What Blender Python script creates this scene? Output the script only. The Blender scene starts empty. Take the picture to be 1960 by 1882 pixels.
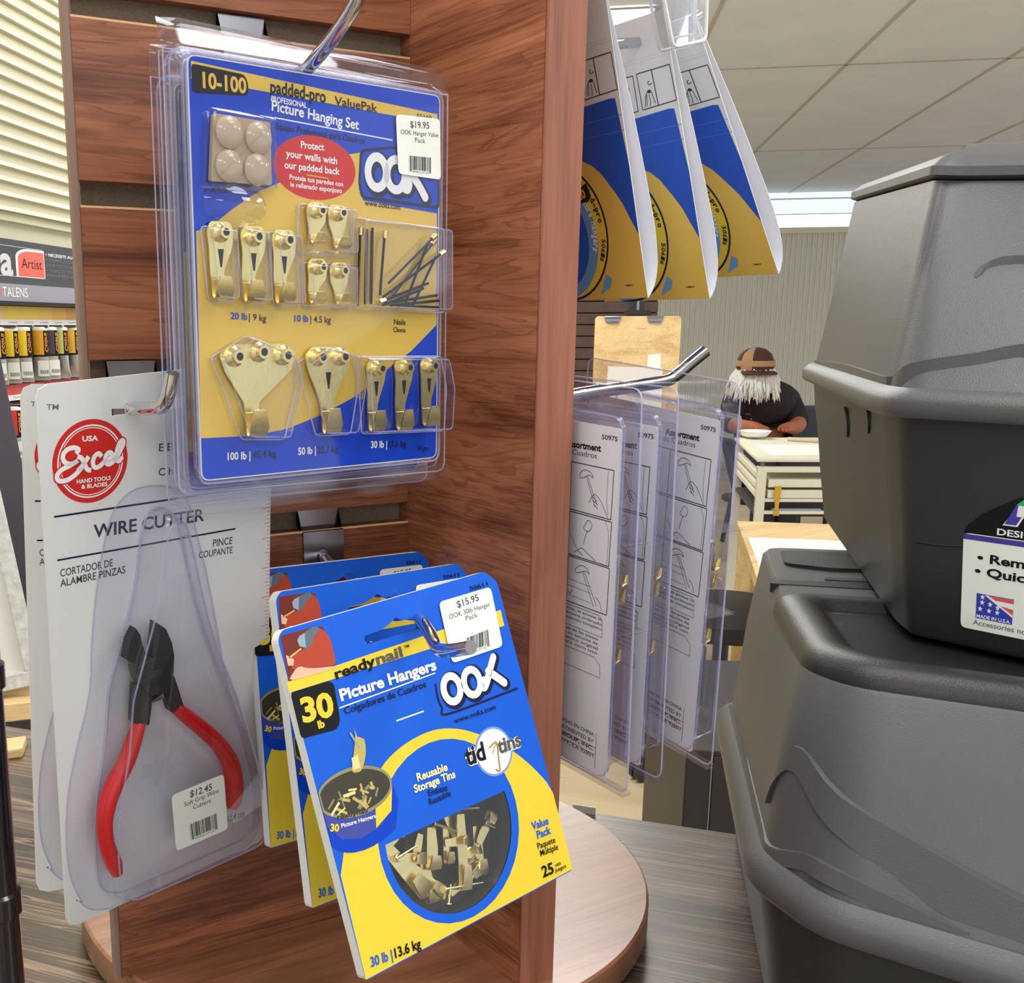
import bpy, bmesh, math, random
from mathutils import Vector, Matrix
random.seed(7)
SC = bpy.context.scene
COL = SC.collection
FLOOR = -1377.0          # all lengths below are millimetres in the display stand's frame; floor level
K = 0.001
def W(p): return Vector((p[0]*K, p[1]*K, (p[2]-FLOOR)*K))

# ------------------------------------------------------------------ camera
def cam_axes(yaw, pitch, roll):
    f = Vector((math.sin(yaw)*math.cos(pitch), math.cos(yaw)*math.cos(pitch), -math.sin(pitch)))
    r = Vector((math.cos(yaw), -math.sin(yaw), 0)); u = r.cross(f)
    return r*math.cos(roll)+u*math.sin(roll), -r*math.sin(roll)+u*math.cos(roll), f
CAMP = (-148.955, -513.235, -127.35)
r_, u_, f_ = cam_axes(0.51342, 0.21934, -0.00326)
cd = bpy.data.cameras.new('camera'); cam = bpy.data.objects.new('camera', cd); COL.objects.link(cam)
m = Matrix.Identity(4)
for i in range(3): m[i][0] = r_[i]; m[i][1] = u_[i]; m[i][2] = -f_[i]; m[i][3] = W(CAMP)[i]
cam.matrix_world = m
cd.sensor_fit = 'HORIZONTAL'; cd.sensor_width = 36.0; cd.lens = 36.0*2201.42/1960
cd.shift_x = (980-697.96)/1960; cd.shift_y = (1113.88-941)/1960
cd.clip_start = 0.02; cd.clip_end = 60
SC.camera = cam

# ------------------------------------------------------------------ world, exposure
wd = bpy.data.worlds.new('world'); SC.world = wd; wd.use_nodes = True
wd.node_tree.nodes['Background'].inputs[0].default_value = (0.93, 0.97, 1.0, 1)
wd.node_tree.nodes['Background'].inputs[1].default_value = 0.95
SC.view_settings.view_transform = 'Standard'; SC.view_settings.look = 'None'
SC.view_settings.gamma = 1; SC.view_settings.use_curve_mapping = False
SC.view_settings.exposure = 0.06
SC.cycles.transparent_max_bounces = 28; SC.cycles.max_bounces = 8

# room frame: s runs into the shop, t to the right
E2 = (math.sin(.69), math.cos(.69)); N2 = (E2[1], -E2[0])
def R(s, t, z): return (E2[0]*s+N2[0]*t, E2[1]*s+N2[1]*t, z)
CEIL = 1000.0
def ceiling_lamp(s, t, power, ls=600, lt=1200):
    ld = bpy.data.lights.new('ceiling_area_light', 'AREA'); ld.shape = 'RECTANGLE'; ld.size = ls*K; ld.size_y = lt*K
    ld.energy = power; ld.color = (1.0, 0.99, 0.965)
    lo = bpy.data.objects.new('ceiling_area_light', ld); COL.objects.link(lo)
    lo.location = W(R(s, t, CEIL-14)); lo.rotation_euler = (0, 0, math.atan2(E2[1], E2[0]))
    return lo
LAMPS = [(-2100, -350), (-2100, 1300), (-100, -350), (50, 1300), (2000, -140), (1700, 3000), (4430, -140), (4430, 5200), (7300, -140), (-2100, 3300), (200, 3300)]  # only one is in view; the unseen others are added to light the shop
for (s, t) in LAMPS: ceiling_lamp(s, t, 20.0 if s < 1500 else 31.0)

# ------------------------------------------------------------------ materials
MATS = {}
def srgb(r, g, b):
    f = lambda c: (c/255/12.92) if c/255 <= .04045 else ((c/255+.055)/1.055)**2.4
    return (f(r), f(g), f(b), 1)
def mat(name, col, rough=.5, metal=0, spec=.5, bump=0, bscale=300, coat=0, emit=0, mott=0):
    if name in MATS: return MATS[name]
    m = bpy.data.materials.new(name); m.use_nodes = True; MATS[name] = m
    nt = m.node_tree; b = nt.nodes['Principled BSDF']
    c = srgb(*col)
    b.inputs['Base Color'].default_value = c; b.inputs['Roughness'].default_value = rough
    b.inputs['Metallic'].default_value = metal; b.inputs['Specular IOR Level'].default_value = spec
    b.inputs['Coat Weight'].default_value = coat
    if emit: b.inputs['Emission Color'].default_value = c; b.inputs['Emission Strength'].default_value = emit
    if bump or mott:
        tc = nt.nodes.new('ShaderNodeTexCoord'); n = nt.nodes.new('ShaderNodeTexNoise'); n.inputs['Scale'].default_value = bscale; n.inputs['Detail'].default_value = 4
        nt.links.new(tc.outputs['Object'], n.inputs['Vector'])
        if bump:
            bp = nt.nodes.new('ShaderNodeBump'); bp.inputs['Strength'].default_value = bump; bp.inputs['Distance'].default_value = .0006
            nt.links.new(n.outputs['Fac'], bp.inputs['Height']); nt.links.new(bp.outputs['Normal'], b.inputs['Normal'])
        if mott:
            rr = nt.nodes.new('ShaderNodeValToRGB'); e = rr.color_ramp.elements
            e[0].position = .3; e[1].position = .7
            e[0].color = (c[0]*(1-mott), c[1]*(1-mott), c[2]*(1-mott), 1); e[1].color = (min(1, c[0]*(1+mott)), min(1, c[1]*(1+mott)), min(1, c[2]*(1+mott)), 1)
            nt.links.new(n.outputs['Fac'], rr.inputs['Fac']); nt.links.new(rr.outputs['Color'], b.inputs['Base Color'])
    return m
def wood(name, dark, mid, light, axis='X', scale=1.0, rough=.4, lines=.5, fine=1.0, coat=0.0, linecol=None, rot=0, st_=.12, bands=9.0):
    """procedural grain running along an object axis"""
    if name in MATS: return MATS[name]
    m = bpy.data.materials.new(name); m.use_nodes = True; MATS[name] = m
    nt = m.node_tree; N = nt.nodes; Lk = nt.links; b = N['Principled BSDF']
    b.inputs['Roughness'].default_value = rough; b.inputs['Coat Weight'].default_value = coat; b.inputs['Coat Roughness'].default_value = .25
    tc = N.new('ShaderNodeTexCoord'); mp = N.new('ShaderNodeMapping'); mp.inputs['Rotation'].default_value = (0, 0, rot)
    Lk.new(tc.outputs['Object'], mp.inputs['Vector'])
    st = N.new('ShaderNodeMapping'); k = {'X': (st_, 1, 1), 'Y': (1, st_, 1), 'Z': (1, 1, st_)}[axis]
    st.inputs['Scale'].default_value = tuple(v*scale for v in k); Lk.new(mp.outputs[0], st.inputs['Vector'])
    def noise(sc, det, src, dist=0):
        n = N.new('ShaderNodeTexNoise'); n.inputs['Scale'].default_value = sc; n.inputs['Detail'].default_value = det; n.inputs['Distortion'].default_value = dist
        n.inputs['Roughness'].default_value = .6
        Lk.new(src, n.inputs['Vector']); return n.outputs['Fac']
    a = noise(45, 3, st.outputs[0], .6)
    st2 = N.new('ShaderNodeMapping'); k2 = {'X': (.03, 1, 1), 'Y': (1, .03, 1), 'Z': (1, 1, .03)}[axis]
    st2.inputs['Scale'].default_value = tuple(v*scale for v in k2); Lk.new(mp.outputs[0], st2.inputs['Vector'])
    fn = noise(900*fine, 3, st2.outputs[0])
    rp = N.new('ShaderNodeValToRGB'); e = rp.color_ramp.elements
    e[0].position = .3; e[0].color = srgb(*dark); e[1].position = .72; e[1].color = srgb(*light); x = e.new(.5); x.color = srgb(*mid)
    mx0 = N.new('ShaderNodeMath'); mx0.operation = 'MULTIPLY_ADD'; mx0.inputs[1].default_value = .45
    s0 = N.new('ShaderNodeMath'); s0.operation = 'SUBTRACT'; s0.inputs[1].default_value = .5; Lk.new(fn, s0.inputs[0])
    Lk.new(s0.outputs[0], mx0.inputs[0]); Lk.new(a, mx0.inputs[2]); Lk.new(mx0.outputs[0], rp.inputs['Fac'])
    # growth lines: contour bands of the broad noise
    ml = N.new('ShaderNodeMath'); ml.operation = 'MULTIPLY'; ml.inputs[1].default_value = bands; Lk.new(a, ml.inputs[0])
    fr = N.new('ShaderNodeMath'); fr.operation = 'FRACT'; Lk.new(ml.outputs[0], fr.inputs[0])
    lr = N.new('ShaderNodeValToRGB'); le = lr.color_ramp.elements; le[0].position = 0; le[0].color = (1, 1, 1, 1); le[1].position = .34; le[1].color = (0, 0, 0, 1)
    Lk.new(fr.outputs[0], lr.inputs['Fac'])
    sc = N.new('ShaderNodeMath'); sc.operation = 'MULTIPLY'; sc.inputs[1].default_value = lines; Lk.new(lr.outputs['Color'], sc.inputs[0])
    mix = N.new('ShaderNodeMixRGB'); mix.blend_type = 'MIX'; Lk.new(sc.outputs[0], mix.inputs['Fac']); Lk.new(rp.outputs['Color'], mix.inputs[1]); mix.inputs[2].default_value = srgb(*(linecol or dark))
    Lk.new(mix.outputs[0], b.inputs['Base Color'])
    bp = N.new('ShaderNodeBump'); bp.inputs['Strength'].default_value = .12; bp.inputs['Distance'].default_value = .0004; Lk.new(fn, bp.inputs['Height']); Lk.new(bp.outputs['Normal'], b.inputs['Normal'])
    return m
def clear(name, tint=(.93, .935, .965), base=.05, edge=.75, rough=.06, power=2.6):
    if name in MATS: return MATS[name]
    m = bpy.data.materials.new(name); m.use_nodes = True; MATS[name] = m
    nt = m.node_tree; N = nt.nodes; Lk = nt.links; N.remove(N['Principled BSDF'])
    o = N['Material Output']; tr = N.new('ShaderNodeBsdfTransparent'); tr.inputs[0].default_value = (*tint, 1)
    g = N.new('ShaderNodeBsdfGlossy'); g.inputs['Roughness'].default_value = rough; g.inputs[0].default_value = (.95, .95, 1, 1)
    lw = N.new('ShaderNodeLayerWeight'); lw.inputs['Blend'].default_value = .5
    pw = N.new('ShaderNodeMath'); pw.operation = 'POWER'; pw.inputs[1].default_value = power; Lk.new(lw.outputs['Facing'], pw.inputs[0])
    ma = N.new('ShaderNodeMath'); ma.operation = 'MULTIPLY_ADD'; ma.inputs[1].default_value = edge; ma.inputs[2].default_value = base; Lk.new(pw.outputs[0], ma.inputs[0])
    mx = N.new('ShaderNodeMixShader'); Lk.new(ma.outputs[0], mx.inputs[0]); Lk.new(tr.outputs[0], mx.inputs[1]); Lk.new(g.outputs[0], mx.inputs[2]); Lk.new(mx.outputs[0], o.inputs['Surface'])
    return m
def emis(name, col, strength):
    m = mat(name, col); b = m.node_tree.nodes['Principled BSDF']
    b.inputs['Emission Color'].default_value = srgb(*col); b.inputs['Emission Strength'].default_value = strength
    return m
CHERRY = wood('cherry_laminate', (92, 48, 28), (144, 86, 56), (168, 108, 74), 'X', 1.0, .42, .55)
CHERRYY = wood('cherry_laminate_side', (104, 56, 36), (158, 98, 68), (184, 120, 86), 'Y', 1.0, .36, .5)
CHERRYV = wood('cherry_edge_band', (128, 76, 56), (154, 96, 74), (168, 110, 88), 'Z', .8, .5, .15)
DISC = wood('cherry_base_laminate', (124, 76, 52), (152, 102, 74), (170, 120, 92), 'X', .8, .34, .3, 1.0, .8)
TABLE = wood('dark_stained_table_wood', (48, 37, 31), (72, 56, 47), (116, 98, 85), 'X', .8, .34, .6, .7, .7, (176, 148, 122), math.radians(51), .035, 13.0)
PINE = wood('light_wood', (196, 160, 104), (222, 190, 136), (234, 206, 156), 'X', .3, .45, .2)
OAKF = wood('light_floor_planks', (156, 138, 108), (192, 174, 142), (208, 192, 160), 'X', .06, .35, .2, .2, 0, None, .88)
MDF = mat('groove_mdf', (118, 104, 86), .8, bump=.3, bscale=900, mott=.15)
MDFL = mat('lit_raw_slat_edge', (226, 178, 130), .6)  # raw slat edge, its lit highlight put into the colour
TRIM = mat('edge_strip_taupe', (138, 112, 96), .5, mott=.06, bscale=60)
CHROME = mat('chrome', (205, 207, 212), .09, 1)
STEEL = mat('bright_steel', (150, 150, 158), .22, 1)
BRASS = mat('brass', (238, 222, 160), .27, 1, bump=.15, bscale=220)
BLACKN = mat('black_nail_steel', (34, 34, 42), .35, .6)
BLUE = mat('print_blue', (26, 94, 212), .38, 0, .2)
BLUEV = mat('print_royal_blue', (14, 66, 192), .38, 0, .2)
NAVY = mat('print_navy', (26, 30, 66), .4, 0, .2)
YELL = mat('print_yellow', (232, 204, 62), .38, 0, .2)
YELV = mat('print_gold_yellow', (222, 188, 84), .38, 0, .2)
BLK = mat('print_black', (24, 23, 26), .4, 0, .2)
GREY = mat('print_grey', (112, 112, 114), .4, 0, .2)
WHT = mat('print_white', (240, 240, 240), .4, 0, .2)
CARD = mat('white_cardstock', (222, 223, 222), .5)
CARDG = mat('card_inner_white', (226, 226, 236), .6)
RED = mat('print_red', (206, 44, 40), .38, 0, .2)
PRED = mat('print_brick_red', (178, 72, 52), .4, 0, .2)
PMAR = mat('print_maroon', (116, 48, 40), .4, 0, .2)
SKIN = mat('print_tan', (226, 182, 150), .45)
SILV = mat('print_silver', (150, 166, 182), .35)
SILD = mat('print_dark_silver', (92, 106, 122), .35)
STICK = mat('sticker_paper', (236, 240, 232), .5)
TEXTG = mat('sticker_ink', (74, 74, 78), .5)
TAN = mat('foam_tan', (172, 150, 124), .7)
OLIVE = mat('print_olive', (58, 54, 40), .4)
OLIVL = mat('print_pale_olive', (142, 138, 104), .4)
PGOLD = mat('print_gold', (196, 176, 96), .4)
GRIP = mat('red_vinyl_grip', (206, 28, 34), .3, spec=.6)
TOOL = mat('blackened_tool_steel', (62, 60, 62), .42, .5)
def edgep(name, col, tr, rough=.2):
    m = bpy.data.materials.new(name); m.use_nodes = True; MATS[name] = m; nt = m.node_tree; N = nt.nodes; b = N['Principled BSDF']
    b.inputs['Base Color'].default_value = srgb(*col); b.inputs['Roughness'].default_value = rough; b.inputs['Specular IOR Level'].default_value = .9
    t = N.new('ShaderNodeBsdfTransparent'); t.inputs[0].default_value = (.92, .92, .97, 1); mx = N.new('ShaderNodeMixShader'); mx.inputs[0].default_value = tr
    nt.links.new(b.outputs[0], mx.inputs[1]); nt.links.new(t.outputs[0], mx.inputs[2]); nt.links.new(mx.outputs[0], N['Material Output'].inputs['Surface']); return m
EDGE = edgep('plastic_edge_glint', (208, 208, 236), .55)  # pale rim tubes: bright edge highlights of clear plastic, put in as colour
GLINTL = edgep('plastic_fold_glint', (198, 198, 228), .72)
CLEAR = clear('clear_plastic', (.955, .958, .975), .03, .8, .05, 2.2)
CLEARS = clear('clear_plastic_sheet', (.94, .94, .965), .035, .55, .08)
CLEARB = clear('frosted_clear_plastic', (.915, .92, .965), .05, .4, .2)
GREYP = mat('grey_textured_plastic', (84, 84, 87), .38, bump=.35, bscale=1600)
GREYD = mat('dark_tote_plastic', (48, 48, 48), .42, bump=.35, bscale=1600)
BLKP = mat('black_textured_plastic', (40, 40, 42), .36, bump=.35, bscale=1400)
BLKG = mat('gloss_black_enamel', (18, 18, 20), .16, coat=.5)
BLKM = mat('matte_black', (26, 24, 26), .6)
CREAM = mat('cream_siding', (200, 196, 166), .6)
WALLB = mat('beige_ribbed_wall', (222, 222, 214), .65)
CEILM = mat('ceiling_tile', (220, 224, 236), .85, mott=.04, bscale=4)
CEILG = mat('ceiling_grid', (182, 180, 172), .6)

# ------------------------------------------------------------------ mesh builder
class B:
    def __init__(s, off=(0, 0, 0)): s.bm = bmesh.new(); s.mats = []; s.off = Vector(off)
    def mi(s, m):
        if m not in s.mats: s.mats.append(m)
        return s.mats.index(m)
    def v(s, p): return s.bm.verts.new((Vector(p)-s.off)*K)
    def face(s, vs, m):
        try: f = s.bm.faces.new(vs)
        except ValueError: return None
        f.material_index = s.mi(m); return f
    def poly(s, pts, m): return s.face([s.v(p) for p in pts], m)
    def flat(s, pts, y, m): return s.poly([(p[0], y, p[1]) for p in pts], m)
    def box(s, lo, hi, m):
        s.loft([[(lo[0], lo[1], z), (hi[0], lo[1], z), (hi[0], hi[1], z), (lo[0], hi[1], z)] for z in (lo[2], hi[2])], m)
    def loft(s, rings, m, cap0=True, cap1=True, closed=True, caps=None):
        vr = [[s.v(p) for p in r] for r in rings]; n = len(vr[0])
        for a, b in zip(vr[:-1], vr[1:]):
            for i in range(n if closed else n-1):
                j = (i+1) % n; s.face([a[i], a[j], b[j], b[i]], m)
        if closed and cap0: s.face(vr[0][::-1], caps or m)
        if closed and cap1: s.face(vr[-1], caps or m)
    def prism(s, pts, y0, y1, m): s.loft([[(p[0], y0, p[1]) for p in pts], [(p[0], y1, p[1]) for p in pts]], m)
    def prismz(s, pts, z0, z1, m): s.loft([[(p[0], p[1], z0) for p in pts], [(p[0], p[1], z1) for p in pts]], m)
    def tube(s, path, r, m, seg=10, sq=1.0, cap=True, side=None):
        path = [Vector(p) for p in path]; n = len(path); rings = []; prev = None
        for i, p in enumerate(path):
            t = (path[min(i+1, n-1)]-path[max(i-1, 0)]).normalized()
            if prev is None:
                ref = Vector(side) if side else (Vector((0, 0, 1)) if abs(t.z) < .9 else Vector((1, 0, 0)))
                a = (ref - t*ref.dot(t)).normalized()
            else: a = (prev - t*prev.dot(t)).normalized()
            prev = a; b = t.cross(a); rr = r[i] if isinstance(r, (list, tuple)) else r
            rings.append([p+a*(math.cos(2*math.pi*k/seg)*rr)+b*(math.sin(2*math.pi*k/seg)*rr*sq) for k in range(seg)])
        s.loft(rings, m, cap, cap)
    def rim(s, pts, y, r, m, seg=5):
        q = [(p[0], y, p[1]) for p in pts]; s.tube(q+[q[0]], r, m, seg, cap=False)
    def lathe(s, prof, c, m, seg=24, axis='Z'):
        rings = []
        for (r, h) in prof:
            ring = []
            for k in range(seg):
                a = 2*math.pi*k/seg; x, y = r*math.cos(a), r*math.sin(a)
                ring.append((c[0]+x, c[1]+y, c[2]+h) if axis == 'Z' else ((c[0]+x, c[1]+h, c[2]+y) if axis == 'Y' else (c[0]+h, c[1]+x, c[2]+y)))
            rings.append(ring)
        s.loft(rings, m)
    def ribbon(s, path, w, y, m):
        """flat stroke in the xz plane"""
        pts = smooth2(path) if len(path) > 2 else path
        L, Rr = [], []
        for i, p in enumerate(pts):
            a = pts[max(i-1, 0)]; b = pts[min(i+1, len(pts)-1)]; d = math.hypot(b[0]-a[0], b[1]-a[1]) or 1
            nx, nz = -(b[1]-a[1])/d, (b[0]-a[0])/d
            L.append((p[0]+nx*w/2, y, p[1]+nz*w/2)); Rr.append((p[0]-nx*w/2, y, p[1]-nz*w/2))
        s.loft([L, Rr], m, closed=False)
    def line(s, a, b, w, y, m): s.ribbon([a, b], w, y, m)
    def ell(s, c, rx, rz, y, m, n=40): s.flat([(c[0]+rx*math.cos(2*math.pi*k/n), c[1]+rz*math.sin(2*math.pi*k/n)) for k in range(n)], y, m)
    def ring(s, c, rx, rz, w, y, m, n=44):
        s.loft([[(c[0]+(rx-d)*math.cos(2*math.pi*k/n), y, c[1]+(rz-d)*math.sin(2*math.pi*k/n)) for k in range(n)] for d in (0, w)], m, False, False)
    def text(s, t, y, m, bold=.012, shear=0):
        """t = [string, x0, z0, x1, z1, cap height]: baseline from (x0,z0) to (x1,z1)"""
        st, x0, z0, x1, z1, cap = t
        vs, fs, (bx0, bx1), hcap = glyphs(st, bold)
        w = math.hypot(x1-x0, z1-z0); ux, uz = (x1-x0)/w, (z1-z0)/w; sx = w/max(bx1-bx0, 1e-6); sz = cap/hcap
        nv = []
        for (x, z) in vs:
            a = (x-bx0)*sx+shear*z*sz; b = z*sz; nv.append(s.v((x0+ux*a-uz*b, y, z0+uz*a+ux*b)))
        for f in fs: s.face([nv[i] for i in f], m)
    def done(s, name, parent=None, smooth=35, solid=None, bevel=None, recalc=True, label=None):
        bmesh.ops.remove_doubles(s.bm, verts=s.bm.verts, dist=1e-7)
        if recalc: bmesh.ops.recalc_face_normals(s.bm, faces=s.bm.faces)
        me = bpy.data.meshes.new(name); s.bm.to_mesh(me); s.bm.free()
        for m in s.mats: me.materials.append(m)
        if smooth:
            for p in me.polygons: p.use_smooth = True
            me.set_sharp_from_angle(angle=math.radians(smooth))
        o = bpy.data.objects.new(name, me); COL.objects.link(o)
        if parent is not None: o.parent = parent
        if label: o['label'] = label
        if bevel:
            md = o.modifiers.new('bevel', 'BEVEL'); md.width = bevel*K; md.segments = 3; md.limit_method = 'ANGLE'; md.angle_limit = math.radians(38); md.harden_normals = False
        if solid:
            md = o.modifiers.new('thick', 'SOLIDIFY'); md.thickness = solid*K; md.offset = 0
        return o
_gl = {}
def glyphs(st, bold):
    key = (st, bold)
    if key in _gl: return _gl[key]
    def mk(txt):
        cu = bpy.data.curves.new('t', 'FONT'); cu.body = txt; cu.size = 1; cu.resolution_u = 3; cu.offset = bold; cu.fill_mode = 'FRONT'
        o = bpy.data.objects.new('t', cu); COL.objects.link(o)
        bpy.context.view_layer.update()
        dg = bpy.context.evaluated_depsgraph_get(); me = bpy.data.meshes.new_from_object(o.evaluated_get(dg))
        vs = [(v.co.x, v.co.y) for v in me.vertices]; fs = [tuple(p.vertices) for p in me.polygons]
        bpy.data.objects.remove(o); bpy.data.curves.remove(cu); bpy.data.meshes.remove(me); return vs, fs
    vs, fs = mk(st); hv, _ = mk('H')
    xs = [v[0] for v in vs]; _gl[key] = (vs, fs, (min(xs), max(xs)), max(v[1] for v in hv)); return _gl[key]
def smooth2(pts, n=5):
    """Catmull-Rom through points (any dimension)"""
    P = [tuple(p) for p in pts]; out = []
    for i in range(len(P)-1):
        p0, p1, p2, p3 = P[max(i-1, 0)], P[i], P[i+1], P[min(i+2, len(P)-1)]
        for k in range(n):
            t = k/n; out.append(tuple(.5*((2*b)+(-a+c)*t+(2*a-5*b+4*c-d)*t*t+(-a+3*b-3*c+d)*t**3) for a, b, c, d in zip(p0, p1, p2, p3)))
    out.append(P[-1]); return out
def smoothc(pts, n=4):
    P = [tuple(p) for p in pts]; N = len(P); out = []
    for i in range(N):
        p0, p1, p2, p3 = P[i-1], P[i], P[(i+1) % N], P[(i+2) % N]
        for k in range(n):
            t = k/n; out.append(tuple(.5*((2*b)+(-a+c)*t+(2*a-5*b+4*c-d)*t*t+(-a+3*b-3*c+d)*t**3) for a, b, c, d in zip(p0, p1, p2, p3)))
    return out
def area2(p): return sum(p[i-1][0]*p[i][1]-p[i][0]*p[i-1][1] for i in range(len(p)))/2
def inset(p, d):
    """move every edge of a closed 2-D outline inwards by d"""
    sg = 1 if area2(p) > 0 else -1; n = len(p); out = []
    for i in range(n):
        a, b, c = p[i-1], p[i], p[(i+1) % n]
        e1 = Vector((b[0]-a[0], b[1]-a[1])); e2 = Vector((c[0]-b[0], c[1]-b[1]))
        if e1.length < 1e-6 or e2.length < 1e-6: out.append(b); continue
        e1.normalize(); e2.normalize(); n1 = Vector((-e1.y, e1.x))*sg; n2 = Vector((-e2.y, e2.x))*sg
        h = n1+n2
        if h.length < 1e-3: h = n1
        q = h/max(h.length_squared/2, .35); out.append((b[0]+q.x*d, b[1]+q.y*d))
    return out
def rounded(p, r, n=4):
    out = []; N = len(p)
    for i in range(N):
        a, b, c = Vector(p[i-1]), Vector(p[i]), Vector(p[(i+1) % N])
        rr = min(r, (a-b).length*.45, (c-b).length*.45)
        p0 = b+(a-b).normalized()*rr; p2 = b+(c-b).normalized()*rr
        for k in range(n+1):
            t = k/n; q = p0*(1-t)**2+b*2*t*(1-t)+p2*t*t; out.append(tuple(q))
    return out
def rrect(x0, z0, x1, z1, r, n=4): return rounded([(x0, z0), (x1, z0), (x1, z1), (x0, z1)], r, n)

# ------------------------------------------------------------------ scene graph helpers
def tag(o, label, cat, group=None):
    o['label'] = label; o['category'] = cat
    if group: o['group'] = group
    return o
def thing(name, label, cat, c=(0, 0, 0), M=None, group=None):
    o = bpy.data.objects.new(name, None); COL.objects.link(o); o.empty_display_size = .02
    mm = Matrix.Identity(4)
    if M is not None:
        for i in range(3):
            for j in range(3): mm[i][j] = M[i][j]
    w = W(c)
    for i in range(3): mm[i][3] = w[i]
    o.matrix_world = mm
    return tag(o, label, cat, group)
def struct(o): o['kind'] = 'structure'; return o
def at0(o, c): o.location = W(c); return o
def dup(root, c, M, label=None, group=None, skip=()):
    def rec(o, par):
        n = o.copy(); COL.objects.link(n)
        if par is not None: n.parent = par
        for ch in list(o.children):
            if ch.name.split('.')[0] not in skip: rec(ch, n)
        return n
    n = rec(root, None); mm = Matrix.Identity(4); w = W(c)
    for i in range(3):
        for j in range(3): mm[i][j] = M[i][j]
        mm[i][3] = w[i]
    n.matrix_world = mm
    if label: n['label'] = label
    if group: n['group'] = group
    return n

# ================================================================== the shop
def floor_():
    b = B((0, 0, FLOOR)); a = [R(-3500, -801, FLOOR), R(10640, -801, FLOOR), R(10640, 6200, FLOOR), R(-3500, 6200, FLOOR)]
    b.loft([[(p[0], p[1], FLOOR-30) for p in a], a], OAKF); struct(b.done('floor'))
    b = B((0, 0, FLOOR)); a = [R(-3500, -801, CEIL), R(10640, -801, CEIL), R(10640, 6200, CEIL), R(-3500, 6200, CEIL)]
    b.loft([a, [(p[0], p[1], CEIL+30) for p in a]], CEILM)
    def bar(s0, t0, s1, t1):
        b.loft([[R(s0, t0, z), R(s1, t0, z), R(s1, t1, z), R(s0, t1, z)] for z in (CEIL-3, CEIL-.5)], CEILG)
    for i in range(-3, 9):
        t = 1364+i*669; bar(-3400, t-8, 10600, t+8)
    for s_ in (-2700, -40, 2620, 5290, 7960): bar(s_, -780, s_+14, 6100)
    struct(b.done('ceiling', smooth=None))
    # back wall with vertical ribs
    b = B((0, 0, FLOOR)); S0 = 10607; prof = []
    t = -801
    while t < 6200: prof += [(t, 0), (t+20, 0), (t+27, -14), (t+37, -14), (t+44, 0)]; t += 44
    b.loft([[R(S0+q, t, FLOOR) for t, q in prof], [R(S0+q, t, 690) for t, q in prof]], WALLB, closed=False)
    struct(b.done('wall_back', smooth=None))
    b = B((0, 0, FLOOR)); b.loft([[R(S0-30, -801, z), R(S0-30, 6200, z), R(S0+20, 6200, z), R(S0+20, -801, z)] for z in (655, 700)], mat('wall_trim_cream', (226, 220, 200), .6))
    struct(b.done('trim_1'))
    # high window strip over the trim: frame and bright panes
    WIN = mat('window_frame_white', (228, 228, 222), .5)
    b = B((0, 0, FLOOR)); b.loft([[R(S0-10, -801, z), R(S0-10, 6200, z), R(S0+10, 6200, z), R(S0+10, -801, z)] for z in (700, 706)], WIN)
    b.loft([[R(S0-10, -801, z), R(S0-10, 6200, z), R(S0+10, 6200, z), R(S0+10, -801, z)] for z in (940, 952)], WIN)
    b.loft([[R(S0-10, -801, z), R(S0-10, 6200, z), R(S0+10, 6200, z), R(S0+10, -801, z)] for z in (812, 820)], WIN)
    g1 = emis('window_daylight', (236, 242, 250), 1.5); g2 = emis('window_sky', (214, 226, 240), .9)
    b.poly([R(S0, -801, 706), R(S0, 6200, 706), R(S0, 6200, 812), R(S0, -801, 812)], g1)
    b.poly([R(S0, -801, 820), R(S0, 6200, 820), R(S0, 6200, 1000), R(S0, -801, 1000)], g2)
    struct(b.done('window_1', smooth=None))
    # left wall, horizontal siding
    b = B((0, 0, FLOOR)); T0 = -801; prof = []; z = 60
    while z < CEIL: prof += [(0, z), (0, z+15.5), (7.5, z+16.5), (7.5, z+17.5), (1.2, z+25)]; z += 25.6
    L = [[R(s, T0-4+d, zz) for d, zz in prof] for s in (-1500, 10600)]
    b.loft(L, CREAM, closed=False)
    b.poly([R(-1500, T0-14, FLOOR), R(10600, T0-14, FLOOR), R(10600, T0-14, 62), R(-1500, T0-14, 62)], CREAM)
    struct(b.done('wall_left', smooth=None))
floor_()
DIFF = emis('lamp_diffuser', (255, 250, 240), 2.2)
for i, (s, t) in enumerate(LAMPS):
    if (s, t) != (4430, -140): continue
    o = thing('ceiling_light', 'bright recessed ceiling lamp showing between the hang cards at the top', 'ceiling light', R(s, t, CEIL))
    b = B(R(s, t, CEIL))
    for (x0, y0, x1, y1) in ((-320, -620, -300, 620), (300, -620, 320, 620), (-300, -620, 300, -600), (-300, 600, 300, 620)):
        b.loft([[R(s+x0, t+y0, z), R(s+x1, t+y0, z), R(s+x1, t+y1, z), R(s+x0, t+y1, z)] for z in (CEIL-12, CEIL-8.5)], CEILG)
    b.done('frame', o, smooth=None)
    b = B(R(s, t, CEIL)); b.loft([[R(s-300, t-600, z), R(s+300, t-600, z), R(s+300, t+600, z), R(s-300, t+600, z)] for z in (CEIL-10, CEIL-8.2)], DIFF)
    b.done('diffuser', o, smooth=None)

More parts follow.
